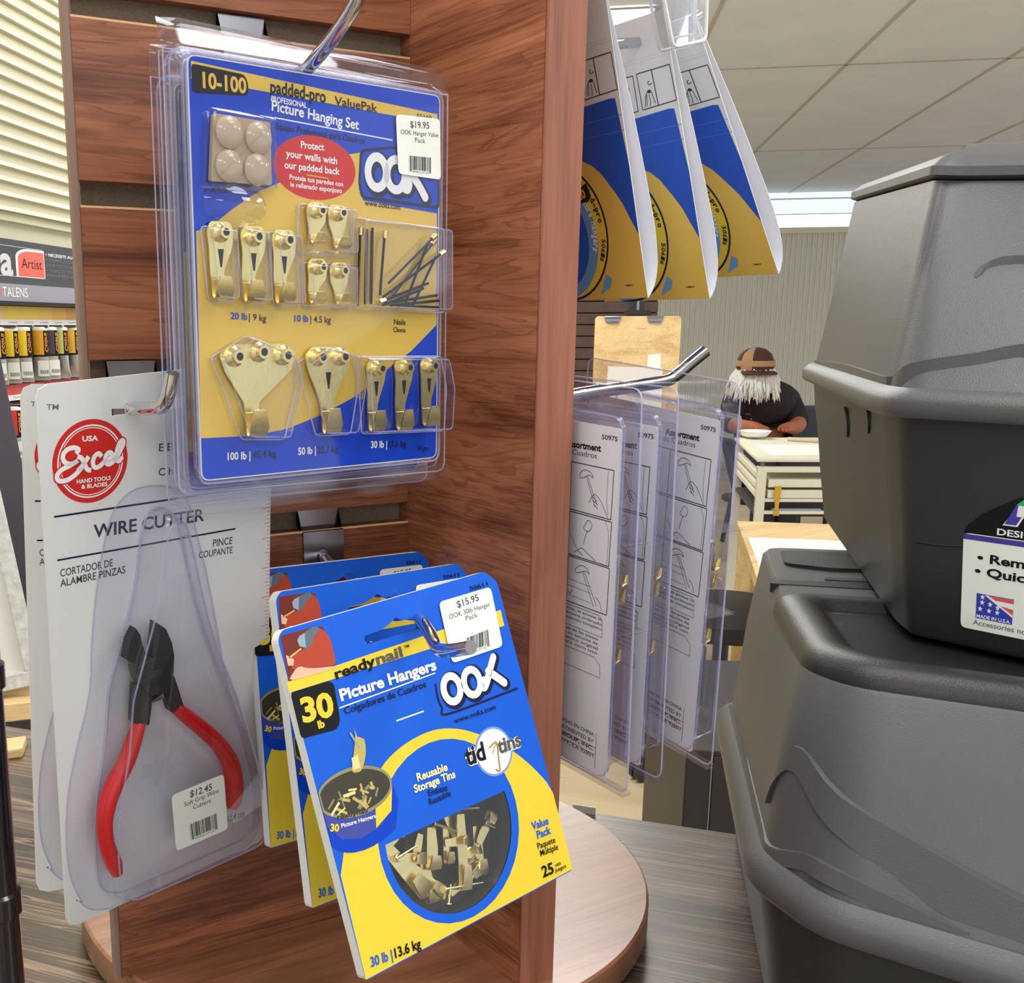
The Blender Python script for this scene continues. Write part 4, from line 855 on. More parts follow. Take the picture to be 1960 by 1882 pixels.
# clear label holder on the tip of that hook
o = thing('label_holder', 'empty clear plastic label holder hanging at top, in front of the folded hang cards', 'label holder', (236, -117, 5))
HP = clear('holder_plastic', (.95, .96, .96), .09, .85, .10, 1.7); HE = edgep('holder_edge_glint', (240, 242, 240), .2)  # the holder's bright outline is a highlight put into the rim colour
q = rounded([(223.5, -13.5), (243.5, -8.5), (240, 78), (190, 78)], 3.5, 4)
b = B((236, -117, 5))
def lh(y, ins): return [(p[0], y, p[1]) for p in inset(q, ins)]
b.loft([lh(-120, 1.2), lh(-119.2, 0), lh(-112.8, 0), lh(-112, 1.2)], HP)
for yy in (-120, -112): pth = lh(yy, .9); b.tube(pth+[pth[0]], .75, HE, 6, cap=False)
b.done('sleeve', o)
b = B((236, -117, 5)); b.loft([lh(-117, 4.5), lh(-115.5, 4.5)], CLEARB); b.rim(inset(q, 4.5), -117, .5, HE); b.done('insert', o)
b = B((236, -117, 5)); b.tube([(232, -111, 70), (232, -96, 72), (228, -80, 74), (PW+FT+1, -78, 78)], 2.2, CHROME, 10); b.done('support_wire', o)

# ------------------------------------------------------------------ clear assortment packs
def clear_pack():
    o = thing('assortment_pack', 'clear clamshell of picture hangers seen from its white instruction back, nearest the wooden fin', 'hardware pack', D['PK1'], D['K1'], 'clear assortment packs on the raised hook')
    INK = mat('instruction_ink', (52, 50, 60), .5)
    c = rrect(-100, -83, 1.4, 83, 2.5); b = B(); b.prism(c, 0, .45, mat('instruction_card', (222, 220, 226), .55)); y = -.06
    C = D['clr']; b.text(C['n1'], y, INK, .02); b.text(['Assortment', -36, 70.9, -11.4, 71.5, 3.1], y, BLK, .035); b.text(['Colgadores de Cuadros', -62, 67.2, -13.9, 68, 2.5], y, INK, .0)
    L = lambda pts, w=.3: b.ribbon(pts, w, y, INK)
    for (z0, z1) in ((64.3, 42), (41, 20.4), (19.6, -2.6)):
        for seg in ([(-62, z0), (-2.4, z0)], [(-2.4, z0), (-3, z1)], [(-3, z1), (-62, z1)], [(-31.2, z0), (-31.4, z1)]): b.line(*seg, .45, y, INK)
    L([(-25, 59.6), (-22.5, 61.6), (-18, 61.4), (-15.8, 59), (-18.5, 59.8), (-20.5, 59), (-24.5, 57.6), (-25, 59.6)]); L([(-20.6, 59), (-17, 52), (-14, 46)]); L([(-19.4, 59), (-15.6, 52), (-12.5, 47)])
    L([(-18, 47), (-15, 51.5), (-11, 50), (-8, 46.5), (-5, 42.5)]); L([(-16, 50.4), (-12.6, 48.6)]); L([(-15.4, 48.8), (-12, 47)]); L([(-14.8, 47), (-12, 45.4)])
    L([(-6, 63.5), (-6.2, 50), (-5, 44)], .22)
    L([(-30, 30), (-25, 24), (-21, 22)]); L([(-21, 35), (-18, 39), (-15.4, 37), (-17, 34), (-20, 34), (-21, 35)]); L([(-18.4, 34), (-20, 30), (-20.6, 27)]); L([(-27, 22), (-22, 25), (-18, 23.6), (-12, 21)]); L([(-7, 41), (-4.5, 37), (-4, 30), (-4.4, 21)], .22)
    L([(-26, 14), (-22.5, 16.6), (-18, 16.4), (-15.8, 14), (-18.5, 14.8), (-24.5, 12.6), (-26, 14)]); L([(-20.6, 14), (-16, 6), (-12, -1)]); L([(-19.2, 14), (-14, 6), (-10, 0)]); L([(-11, 4), (-8, 2), (-6.5, -1.6)])
    for z in (8.5, 5.4, .8): b.line((-31, z), (-14, z-.4), .2, y, INK)
    L([(-31, 3), (-29, 1.6), (-27.6, 3.4)])
    for i, t in enumerate(('cerrar, el envase lo', 'mantiene ordenado', 'contenido completo')):
        b.text([t, -34, -6.2-i*2.3, -6, -6.2-i*2.3, 1.3], y, INK, .01)
    for i, t in enumerate(('Guarde las piezas', 'en su estuche de', 'plastico original', 'para otro uso')):
        b.text([t, -34, -16.2-i*2.3, -8, -16.2-i*2.3, 1.3], y, INK, .01)
    for q in ([(-34, -4), (-8, -4), (-5.6, -6), (-5.4, -14), (-34, -14)], [(-34, -25), (-10, -25), (-6, -28), (-5.6, -34), (-34, -34)]):
        for a, d in zip(q[:-1], q[1:]): b.line(a, d, .25, y, INK)
    for i, t in enumerate(('HECHO EN CHINA', 'DISTRIBUTED BY', 'GROUP, INC.', 'CITY, CA 92801')):
        b.text([t, -34, -64.2-i*3.6, -8, -64.2-i*3.6, 1.9], y, INK, .03 if i == 2 else .01)
    for z in (-69.5, -73.2): b.line((-36, z), (-6.4, z), .25, y, INK)
    b.line((-6.4, -62), (-6.4, -80), .3, y, INK)
    b.done('instruction_card', o, smooth=None)
    b = B(); fl = rounded([(-104, -85), (15, -85), (11.5, 101), (-104, 101)], 6, 5); b.prism(fl, 1.0, 1.3, CLEARS)
    bd = rrect(-98, -79, -.5, 85, 4, 4)
    b.loft([[(p[0], 1.4, p[1]) for p in inset(bd, -2.4)], [(p[0], 3.0, p[1]) for p in bd], [(p[0], 15, p[1]) for p in inset(bd, 2)], [(p[0], 17, p[1]) for p in inset(bd, 4)]], CLEARS, cap0=False)
    b.rim(fl, 1.15, .4, EDGE); b.rim(inset(bd, 1.5), 15.2, .5, GLINTL); b.rim(inset(bd, -2.2), 1.5, .5, GLINTL); b.rim(inset(bd, -3.2), -.8, .4, GLINTL)
    b.loft([[(p[0], .9, p[1]) for p in inset(bd, -4)], [(p[0], -.9, p[1]) for p in inset(bd, -3)]], CLEARS, cap0=False, cap1=False)
    b.prism(rrect(-104, -86.5, 14.5, -84.2, .8), -1, 4, CLEARS)
    for z in (30, -12): b.prism(rrect(-99, z, 4, z+1.2, .4), 2, 17.4, CLEARS)
    for p in ((7.5, 93), (9, 8)): b.lathe([(2.6, 0), (2.4, -.9), (1.2, -1.6)], (p[0], 1.0, p[1]), CLEARB, 16, 'Y')
    b.done('clamshell', o, smooth=40)
    for i, (x, z, l) in enumerate(((-8, 16, 16), (-18, 17, 16), (-9, -14, 15), (-20, -13, 15), (-7, 21, 12))):
        b = B(); b.tube([(x, 8, z), (x+.5, 8.5, z-l*.5), (x, 10, z-l), (x, 13, z-l+1), (x, 14, z-l*.6)], [2.2, 2.6, 2.6, 2.4, 1.6], BRASS, 8, .35); b.lathe([(2, 0), (2, -3)], (x, 9, z+1), BRASS, 10, 'Y'); b.done('picture_hook', o)
    for i in range(7):
        b = B(); x = -4-i*2.1; b.tube([(x, 8+i % 2, -30), (x-.4, 8.4, -62)], .6, STEEL, 6); b.done('nail', o)
    return o
cp = clear_pack()
dup(cp, D['PK2'], D['K2'], 'clear clamshell of picture hangers in the middle of the three on the raised hook')
dup(cp, D['PK3'], D['K3'], 'clear clamshell of picture hangers farthest right on the raised hook, beside the grey bins')

# ================================================================== plastic totes on the table
def P2(a, b, t): return (a[0]+(b[0]-a[0])*t, a[1]+(b[1]-a[1])*t)
def lift(poly, z): return [(p[0], p[1], z) for p in poly]
def tote_plan(E, A, Bq, Fd, wide):
    """plan outline: far corner E, near corners A and B, then along the near side and back"""
    d = Vector((Fd[0]-Bq[0], Fd[1]-Bq[1])).normalized()*wide
    G = (Bq[0]+d.x, Bq[1]+d.y); H = (E[0]+d.x*1.15+60, E[1]+d.y*.8)
    return [E, A, Bq, G, H]
def rings(b, plan, lev, m, r=14, cap0=True, cap1=True):
    b.loft([lift(rounded(inset(plan, i), max(r-i*.3, 3), 5), z) for z, i in lev], m, cap0, cap1)
def ridge(b, pts, r, m, grow=1, c=(430, -130), slope=.36):
    """moulded ledge on a lid wall: flat bright top, tapering back into the wall below"""
    p = smooth2(pts, 4); n = len(p); rg = []
    for i, q in enumerate(p):
        w = r*1.5*(.2 if i in (0, n-1) else 1+(grow-1)*max(0, (i/n-.35)/.65)); a = p[max(i-1, 0)]; e = p[min(i+1, n-1)]
        t = Vector((e[0]-a[0], e[1]-a[1], 0)).normalized(); o = Vector((t.y, -t.x, 0)); o = o if o.dot(Vector((q[0]-c[0], q[1]-c[1], 0))) > 0 else -o
        q = Vector(q); dz = Vector((0, 0, 1))
        D_ = 9*w; rg.append([tuple(q-o*2.5), tuple(q-o*.2), tuple(q+o*w-dz*w*.2), tuple(q-dz*D_+o*(slope*D_-.25)), tuple(q-dz*D_-o*2)])
    b.loft(rg, m)

# lower tote
LO = (280, -150, TZ)
low = thing('storage_tote', 'larger lower storage tote with grey lid and black recessed top, standing on table', 'storage tote', LO, group='stacked storage totes')
lp = tote_plan((436, 30), (267.6, -153), (256.2, -204), (287, -280.8), 300)
b = B(LO); rings(b, lp, [(TZ, 20), (TZ+3, 17), (-430, 13), (-394, 7)], GREYD, 16)
b.done('body', low, smooth=40)
b = B(LO)
rings(b, lp, [(-396, 1.5), (-393.5, 0), (-387.5, 0), (-385, .9), (-381.4, 3.8), (-378.6, 7.2), (-379, 9.2)], GREYP, 16, True, False)
# lid walls lean in to the shoulder under the black top
lt = [(482, 40), (296.4, -153), (291.6, -187.7), (324.4, -245.5)]
ltp = tote_plan(lt[0], lt[1], lt[2], lt[3], 300)
rb0 = rounded(inset(lp, 9.2), 14, 5); rb1 = rounded(ltp, 16, 5); rb2 = rounded(inset(ltp, 3), 14, 5)
def lz(p, z): return z+9.5*max(0, min(1, ((p[0]-300)*.7+(p[1]+150)*.72)/230))
mid = [tuple((a[i]*.45+c[i]*.55) for i in (0, 1)) for a, c in zip(rb0, rb1)]
b.loft([lift(rb0, -379), [(p[0]-1.5, p[1]+.5, lz(p, -334)) for p in mid], [(p[0], p[1], lz(p, -292)) for p in rb1], [(p[0], p[1], lz(p, -288.8)) for p in rb2]], GREYP, False, True)
b.done('lid', low, smooth=40)
def lid_pt(plan0, plan1, i0, i1, t, h, out=.6):
    """point on a lid wall: along edge i0-i1 by t, height fraction h"""
    a = P2(plan0[i0], plan0[i1], t); c = P2(plan1[i0], plan1[i1], t); q = P2(a, c, h); return q
z0, z1 = -379, -292
i0 = inset(lp, 9.2)
def LP(e, t, h): q = lid_pt(i0, ltp, e, e+1, t, h); return (q[0], q[1], z0+(z1-z0)*h)
b = B(LO)
ridge(b, [LP(0, .93, .30), LP(0, .97, .5), LP(1, .25, .63), LP(1, .95, .50), LP(2, .12, .36), LP(2, .3, .2), LP(2, .6, .05)], .9, GREYP, 2.6)
ridge(b, [LP(0, .5, .06), LP(0, .9, .06), LP(1, .05, .05), LP(1, .6, .13), LP(1, .98, .14), LP(2, .2, .02)], .6, GREYP)
b.done('lid_rib', low, smooth=22)
# black top insert with rounded edge and sunken middle
bt = tote_plan((384, -55), (297.5, -152.6), (293, -186.5), (325.5, -243.5), 296)
bt[4] = (bt[4][0]-35, bt[4][1]-20)
b = B(LO); rings(b, bt, [(-293, .8), (-290, .2), (-285, 1.4), (-280.5, 5), (-278.6, 10), (-278.4, 15), (-279.6, 20), (-284, 24), (-285, 27)], BLKP, 16)
b.done('lid_insert', low, smooth=50)
b = B(LO); b.prismz(rounded([(480, 22), (449, -9), (462, -36), (560, -110), (600, -75)], 7, 4), -284, -279, BLKP); b.done('handle_slot', low)
b = B(LO); b.prismz(rounded([(405, -36), (424, -23), (520, -120), (500, -135)], 3, 3), -288, -282.4, BLKP); b.prismz(rounded([(440, -48), (446, -43), (500, -96), (494, -101)], 1.5, 2), -282.5, -281.6, GREYD); b.done('hinge_plate', low)
b = B(LO)
q0, q1 = lp[2], lp[3]; f = lambda t, o, z: (q0[0]+(q1[0]-q0[0])*t-o*.93, q0[1]+(q1[1]-q0[1])*t-o*.37, z)
b.loft([[f(t, -5, z), f(t, 4.5, z)] and [f(t, -14, z-2), f(t, .8, z), f(t, 1.6, z-10), f(t, -10, z-26)] for t, z in ((.28, -398), (.66, -398))], BLKP); b.done('latch', low, smooth=30)

# upper tote
UO = (400, -120, -284)
up = thing('storage_tote', 'smaller upper storage tote with label and pale grey lid, stacked on the larger', 'storage tote', UO, group='stacked storage totes')
upl = tote_plan((628, 140), (362.6, -126.5), (343.5, -152.2), (351, -214.2), 260)
b = B(UO)
bb = [tuple(p) for p in upl]
rings(b, bb, [(-281.4, 25.5), (-278.5, 22.5), (-240, 17), (-215, 14), (-190, 10), (-171, 8)], GREYD, 12)
b.done('body', up, smooth=40)
BLK_ = mat('tote_dark_front', (34, 34, 37), .42, bump=.3, bscale=1600)
b = B(UO)
# darker swept front panel standing just proud of the body
def UB(e, t, z, o=.4):
    k = max(0, min(1, (z+284.4)/113.4)); ins = 26*(1-k)+8*k if z < -171 else 8
    ins = {True: ins, False: ins}[True]
    lv = [(-284.4, 26), (-281, 22.5), (-240, 17), (-215, 14), (-190, 10), (-171, 8)]
    for (za, ia), (zb2, ib) in zip(lv[:-1], lv[1:]):
        if za <= z <= zb2: ins = ia+(ib-ia)*(z-za)/(zb2-za)
    pl = inset(bb, ins-o); q = P2(pl[e], pl[e+1], t); return (q[0], q[1], z)
b.tube(smooth2([UB(2, t, z, .1) for t, z in ((.02, -232), (.12, -231), (.3, -222), (.5, -204), (.7, -190), (.98, -182))], 4), .55, BLK_, 8); b.done('swept_line', up)
b = B(UO)
for t, z, rz, rx in ((.42, -188, 9.5, 5.5), (.16, -178, 9, 4)):
    ct = UB(0, 1-t, z, .3); pl = inset(bb, 12); d = Vector((pl[1][0]-pl[0][0], pl[1][1]-pl[0][1], 0)).normalized()
    nn = Vector((d.y, -d.x, 0)); nn = nn if nn.x < 0 else -nn
    rg = [[(ct[0]+d.x*rx*2*s*math.cos(a)+nn.x*(o2+1.5*s*math.sin(a)), ct[1]+d.y*rx*2*s*math.cos(a)+nn.y*(o2+1.5*s*math.sin(a)), z+rz*s*math.sin(a)) for a in [2*math.pi*k/20 for k in range(20)]] for s, o2 in ((1, -1.5), (1, 1.3), (.8, 1.3))]
    b.loft(rg, GREYD)
b.done('boss', up, smooth=40)
b = B(UO)
rings(b, upl, [(-171, 1.5), (-169, 0), (-164, 0), (-162, .8), (-159, 3.2), (-157.2, 6), (-157.6, 8.4)], GREYP, 12, True, False)
ub0 = rounded(inset(upl, 8.4), 10, 5)
utp = tote_plan((643, 118), (411, -117), (421, -124), (432, -190), 150)
ub1 = rounded(utp, 22, 5)
ubm = [P2(a, c, .5) for a, c in zip(ub0, ub1)]
def tz(p): return -55.5+(p[1]+117)/235*20
b.loft([lift(ub0, -157.6), [(p[0]-2.0, p[1]-2, (-157.6+tz(q))/2) for p, q in zip(ubm, ub1)], [(p[0], p[1], tz(p)) for p in ub1]], GREYP, False, True)
b.done('lid', up, smooth=40)
b = B(UO); sl = inset(utp, -2.5); s1 = inset(utp, 4); s2 = inset(utp, 20)
def tl(poly, r, dz): return [(p[0], p[1], tz(p)+dz) for p in rounded(poly, r, 5)]
b.loft([tl(inset(utp, 3), 20, .4), tl(sl, 22, 2.5), tl(sl, 22, 7), tl(s1, 20, 12.5), tl(s2, 14, 19), tl(inset(utp, 28), 10, 20.5)], GREYP); b.done('lid_top', up, smooth=45)
iu = inset(upl, 8.4)
def UPt(e, t, h): q = lid_pt(iu, utp, e, e+1, t, h); a = P2(q, q, 0); zt_ = tz(P2(utp[e], utp[e+1], t)); return (q[0]-2.2, q[1]-2.2, -157.6+(zt_+157.6)*h)
b = B(UO)
ridge(b, [UPt(0, .04, .02), UPt(0, .5, .045), UPt(0, .9, .04), UPt(1, .2, .05), UPt(1, .95, .12), UPt(2, .12, .17), UPt(2, .25, .22), UPt(2, .45, .16), UPt(2, .9, .02)], .8, GREYP, 1, (480, 0), .24)
ridge(b, [UPt(2, .10, .52), UPt(2, .16, .62), UPt(2, .4, .60), UPt(2, .95, .50)], .7, GREYP, 1, (480, 0), .24)
b.done('lid_rib', up, smooth=22)
# label on the long front: mapped along the body front edge
def LB(u, v, o): # u mm from left edge of label, v mm up from its foot
    z = -271+v; p = UB(2, .13+u/258, z, 0.75+o); return p
lbl = [(1, 0), (0, 3), (0, 47), (3, 51), (22, 66), (34, 70), (150, 70), (150, 0)]
b = B(UO)
def lpoly(pts, o, m): 
    n = len(pts); b.poly([LB(p[0], p[1], o) for p in pts], m)
lpoly(rounded([(0, 0), (150, 0), (150, 47), (0, 47)], 3, 3), .1, STICK)
lpoly([(0, 47), (150, 47), (150, 70), (40, 70), (26, 66), (10, 57.5), (2, 51)], .1, BLK)
lpoly([(0, 44), (150, 44), (150, 46.6), (0, 46.6)], .16, mat('label_purple', (66, 58, 150), .4)); lpoly([(40, 44), (150, 44), (150, 46.6), (60, 46.6)], .2, mat('label_teal', (52, 110, 130), .4))
lpoly([(20, 53), (27.5, 53), (36, 68), (31, 68)], .16, WHT); lpoly([(20.9, 53.6), (26.8, 53.6), (31, 61), (26.4, 63.4)], .2, mat('label_indigo', (70, 64, 170), .4)); lpoly([(26.4, 63.4), (31, 61), (35, 67.5), (31.4, 67.5)], .2, mat('label_green', (60, 170, 130), .4))
def ltext(t, o, m, bd):
    st, x0, z0, x1, z1, cap = t; vs, fs, (bx0, bx1), hc = glyphs(st, bd); sx = (x1-x0)/(bx1-bx0); sz = cap/hc
    nv = [b.v(LB(x0+(x-bx0)*sx, z0+z*sz, o)) for x, z in vs]
    for f_i in fs: b.face([nv[i] for i in f_i], m)
ltext(['DESIGNED', 17.5, 48.2, 50, 48.2, 3.0], .2, WHT, .02)
ltext(['• Removable tray', 8, 34, 80, 34, 4.2], .2, BLK, .03); ltext(['• Quick access', 7, 27.4, 68, 27.4, 4.2], .2, BLK, .03)
ltext(['Accessories not included', 7.2, 2.6, 56, 2.6, 2.5], .2, GREY, .01)
FL = mat('label_flag_blue', (52, 64, 176), .4); FR = mat('label_flag_red', (222, 92, 76), .4)
lpoly([(8.6, 6), (29, 6), (29, 18.5), (8.6, 18.5)], .16, FL)
lpoly([(13, 18.2), (29, 18.2), (29, 9.4)], .2, WHT); lpoly([(15, 18.2), (29, 18.2), (29, 16.2), (19, 16.4)], .24, FR); lpoly([(22, 14.2), (29, 13.4), (29, 10.6)], .24, FR)
for (sx_, sz_) in ((12, 17), (12, 14.3), (16.4, 14), (11, 11), (16, 10.7), (20.6, 10.6), (20.6, 13)):
    lpoly([(sx_+(1.5 if k % 2 == 0 else .62)*math.sin(math.pi*k/5), sz_+(1.5 if k % 2 == 0 else .62)*math.cos(math.pi*k/5)) for k in range(10)], .26, WHT)
ltext(['MADE IN U.S.A.', 9.2, 6.4, 28.2, 6.4, 1.7], .26, WHT, .02)
b.done('label', up, smooth=None, recalc=False)

# ================================================================== left background: paint rack on the siding wall
def rack():
    s0, s1 = 1180, 1990; T = -801; o0 = R(s0, T, -600)
    o = thing('paint_rack', 'tall black paint rack with dark header sign and rows of hanging paint tubes, left wall', 'paint rack', (*o0[:2], FLOOR))
    off = (*o0[:2], FLOOR)
    def F(s, z, d=0): return R(s, T+d, z)       # d towards the aisle
    def slab(name, sa, sb, za, zb2, d0, d1, m):
        b = B(off); b.loft([[F(sa, z, d0), F(sb, z, d0), F(sb, z, d1), F(sa, z, d1)] for z in (za, zb2)], m); return b.done(name, o, smooth=None)
    slab('back_board', s0, s1, FLOOR, 20, 1, 6, BLKM); slab('base', s0, s1, FLOOR, FLOOR+120, 6, 180, BLKM)
    HD = mat('sign_charcoal', (66, 68, 74), .45)
    b = B(off); b.loft([[F(s0, z, 6), F(s1, z, 6), F(s1, z, 30), F(s0, z, 30)] for z in (-54, 23)], HD)
    y = 30.4
    def fp(pts, m, d): b.poly([F(p[0], p[1], d) for p in pts], m)
    def st(s, x0, z0, x1, z1, cap, m, bd, d):
        vs, fs, (bx0, bx1), hcp = glyphs(s, bd); sx = (x1-x0)/(bx1-bx0); sz = cap/hcp
        nv = [b.v(F(x0+(x-bx0)*sx, z0+z*sz, d)) for x, z in vs]
        for q in fs: b.face([nv[i] for i in q], m)
    LG = mat('sign_pale_letters', (206, 206, 206), .4)
    for za in (11, -40.5): fp([(s0, za), (1600, za), (1600, za+.9), (s0, za+.9)], LG, y)
    st('Cobra', 1210, -38, 1478, -38, 52, LG, .03, y)
    dome = [(1490, -40)]+[(1490+(1-math.cos(a))*54, -6+math.sin(a)*16) for a in [math.pi/2*k/8 for k in range(9)]]+[(1606, 10), (1606, -40)]
    fp(dome, WHT, y+.1); dome2 = [(1498, -39)]+[(1498+(1-math.cos(a))*50, -8+math.sin(a)*14) for a in [math.pi/2*k/8 for k in range(9)]]+[(1604, 6), (1604, -39)]
    CO = mat('sign_coral', (226, 104, 88), .4); fp(dome2, CO, y+.2)
    st('Artist', 1512, -24, 1594, -24, 17, BLK, -.004, y+.4)
    for i, (s, m) in enumerate((('• NECESSITE AUCUN SOLVANT', WHT), ('• REMPLACEMENT POUR', GREY), ('  UNE TECHNIQUE A L\'HUILE', GREY), ('• QUALITE PROFESSIONNELLE', GREY), ('  PIGMENTS PURS', GREY))):
        st(s, 1614, 2-i*9.4, 1850, 2-i*9.4, 5.4, m, .012, y)
    b.done('header_sign', o, smooth=None)
    b = B(off); b.loft([[F(s0, z, 6), F(s1, z, 6), F(s1, z, 46), F(s0, z, 46)] for z in (-84, -54.5)], mat('sign_lavender_grey', (150, 148, 160), .45))
    st('TALENS', 1402, -76.5, 1496, -76.5, 16, WHT, .0, 46.4)
    cx, cz = 1384, -68.5
    fp([(cx+14*math.cos(2*math.pi*k/24), cz+9*math.sin(2*math.pi*k/24)) for k in range(24)], CO, 46.3); fp([(cx-8, cz-1), (cx+8, cz-1), (cx+8, cz+1), (cx-8, cz+1)], WHT, 46.5); fp([(cx-8, cz+2.5), (cx+8, cz+2.5), (cx+8, cz+4.5), (cx-8, cz+4.5)], WHT, 46.5)
    b.done('brand_strip', o, smooth=None)
    slab('shelf_edge', s0, s1, -91, -84.4, 6, 60, BLKM)
    cols = [(240, 216, 90), (244, 212, 96), (240, 204, 104), (236, 190, 104), (226, 170, 96), (246, 226, 166), (240, 206, 140)]
    for (zt, zb2, cc) in ((-92, -115, cols), (-228, -246, [(214, 84, 86)]*7)):
        b = B(off); b.loft([[F(s0, z, 6), F(s1, z, 6), F(s1, z, 34), F(s0, z, 34)] for z in (zb2-10, zt)], WHT)
        for i in range(13):
            c = cc[(i+3) % 7]; fp([(s0+i*62.3, zb2), (s0+i*62.3+62.3, zb2), (s0+i*62.3+62.3, zt), (s0+i*62.3, zt)], mat('swatch_%s_%d' % ('warm' if zt > -200 else 'red', (i+3) % 7), c, .4), 34.3)
            st('Colour', s0+i*62.3+10, zb2-6, s0+i*62.3+46, zb2-6, 2.6, GREY, 0, 34.4)
        b.done('swatch_strip', o, smooth=None)
    for zc in (-129, -259):
        b = B(off)
        for i in range(13):
            s = s0+31+i*62.3; b.tube([F(s, zc, 6), F(s, zc, 66), F(s, zc+3, 70)], 1.6, STEEL, 6)
        b.done('pegs', o)
    slab('shelf_edge', s0, s1, -226.5, -222, 6, 40, BLKM)
rack()
def tube_(s, z, col, lab, names, tilt=0, foil=False, w=27, grp='paint tubes on the rack'):
    T = -801; c = R(s, T+52, z)
    ax = Vector((.951, -.309, 0))
    ax = (Matrix.Rotation(math.radians(tilt), 3, 'Z') @ ax); fr = Vector((ax.y, -ax.x, 0))
    o = thing('paint_tube', lab, 'paint tube', c, [[ax.x, -fr.x, 0], [ax.y, -fr.y, 0], [0, 0, .86]], grp)
    b = B(); h = w/2
    FOIL = mat('tube_foil', (196, 196, 198), .25, .9); M1 = mat('tube_label_%d_%d_%d' % col, col, .4)
    el = lambda rx, ry, z: [(rx*math.cos(2*math.pi*k/20), ry*math.sin(2*math.pi*k/20), z) for k in range(20)]
    b.loft([el(h*.6, h*.6, 0), el(h, h*.62, -2), el(h, h*.6, -7)], WHT); b.loft([el(h, h*.6, -7), el(h, h*.56, -58)], M1, False, False)
    b.loft([el(h, h*.56, -58), el(h, h*.56, -62)], BLK, False, False)
    b.loft([el(h, h*.56, -62), el(h*1.06, h*.3, -90), el(h*1.15, .6, -104), el(h*1.15, .6, -112)], FOIL if foil else mat('tube_body_silver', (178, 172, 162), .4, .4), False, True)
    b.done('body', o, smooth=50)
    b = B(); b.loft([[(h*1.02*math.cos(q), h*.6*math.sin(q), z) for q in [math.radians(-62+i*9) for i in range(8)]] for z in (-59, -8)], BLK, closed=False)
    b.done('name_band', o, smooth=50)
    b = B(); vs, fs, (x0, x1), hc = glyphs('Cobra', .02)
    nv = []
    for x, zz in vs:
        u = (x-x0)/(x1-x0); q = math.radians(-52+zz/hc*34); nv.append(b.v((h*1.05*math.cos(q), h*.63*math.sin(q), -52+u*40)))
    for f in fs: b.face([nv[i] for i in f], mat('tube_lettering', (236, 150, 60), .4))
    b.done('lettering', o, smooth=None, recalc=False)
    if not foil:
        b = B(); b.prism(rrect(-h*.45, -103, h*1.0, -70, 1), -h*.52-.6, -h*.52, STICK)
        for i in range(8): b.flat([(-h*.2+i*2, -98), (-h*.2+i*2+1, -98), (-h*.2+i*2+1, -90), (-h*.2+i*2, -90)], -h*.52-.7, BLK)
        b.done('price_sticker', o, smooth=None)
    return o
Y1, Y2, OR, PL = (236, 206, 46), (232, 196, 44), (232, 164, 38), (224, 226, 128)
TB = [(1358, Y2, 'yellow paint tube cut by the left picture edge', 0, False), (1406, Y1, 'bright yellow paint tube with sticker, below the sign lettering', 0, False), (1454, Y1, 'yellow paint tube with orange lettered band and wide price sticker', 6, False), (1522, OR, 'orange yellow paint tube between the yellow ones and the pale one', 0, False),
      (1564, (60, 52, 60), 'dark paint tube tucked behind the orange yellow one', 20, False), (1609, PL, 'pale lemon paint tube with bare crumpled foil end', -6, True), (1661, (240, 190, 70), 'warm yellow paint tube with foil end beside the pale one', -4, True), (1702, (236, 172, 44), 'golden paint tube half hidden by the wooden stand', 0, False)]
for s, c, lab, tl_, fo in TB: tube_(s, -128, c, lab, None, tl_, fo)
tube_(1398, -264, (214, 52, 48), 'red paint tube on the row below, above the white card edge', None, 4, False, 27, 'paint tubes on the rack')
tube_(1346, -264, (220, 70, 60), 'red paint tube at the left edge on the row below', None, 0, False, 27, 'paint tubes on the rack')
tube_(1392, -372, (60, 74, 190), 'blue paint tube on the lowest visible row', None, 4, False, 27, 'paint tubes on the rack')

# ================================================================== left foreground and middle ground
def frame_xyz(u, v): return lambda o, a, d, z: (o[0]+u[0]*a+v[0]*d, o[1]+u[1]*a+v[1]*d, o[2]+z)
# glossy black post at the picture's left edge
o = thing('display_rack_post', 'glossy black metal rack post at the left picture edge, in front of the table', 'rack post', (-79.5, -116, TZ))
b = B((-79.5, -116, TZ)); b.tube([(-79.5, -116, TZ+3), (-79.5, -116, 120)], 9.0, BLKG, 24); b.done('pole', o)
for z in (-440, -335, -250):
    b = B((-79.5, -116, TZ)); b.lathe([(9, 0), (10.2, 1), (10.2, 9), (9, 10)], (-79.5, -116, z), BLKG, 24); b.done('collar', o)
b = B((-79.5, -116, TZ)); b.lathe([(22, 0), (22, 3), (12, 6), (9, 9)], (-79.5, -116, TZ), BLKG, 24); b.done('foot', o)
# low shelf behind the table with leaning canvases
SH = (60, 640, FLOOR)
o = thing('wooden_shelf', 'pale wooden shelf behind the table at far left, carrying the leaning frame', 'shelf', SH)
b = B(SH); b.loft([[(-190, 640, z), (150, 588, z), (180, 800, z), (-160, 850, z)] for z in (-509, -490)], PINE); b.done('shelf_board', o, bevel=1.5)
for x, y in ((-160, 655), (130, 612), (155, 780), (-140, 825)):
    b = B(SH); b.box((x-15, y-15, FLOOR), (x+15, y+15, -509), PINE); b.done('leg', o)
def lean(name, label, cat, base, right, up, fn):
    """upright panel whose lower right corner is at base"""
    up = Vector(up).normalized(); x = Vector(right); x = (x-up*x.dot(up)).normalized(); y = up.cross(x)
    o = thing(name, label, cat, base, [[x[i], y[i], up[i]] for i in range(3)]); fn(o); return o
WASH = mat('whitewashed_wood', (196, 196, 192), .6, mott=.22, bscale=120); DKC = mat('dark_canvas_edge', (58, 54, 64), .6)
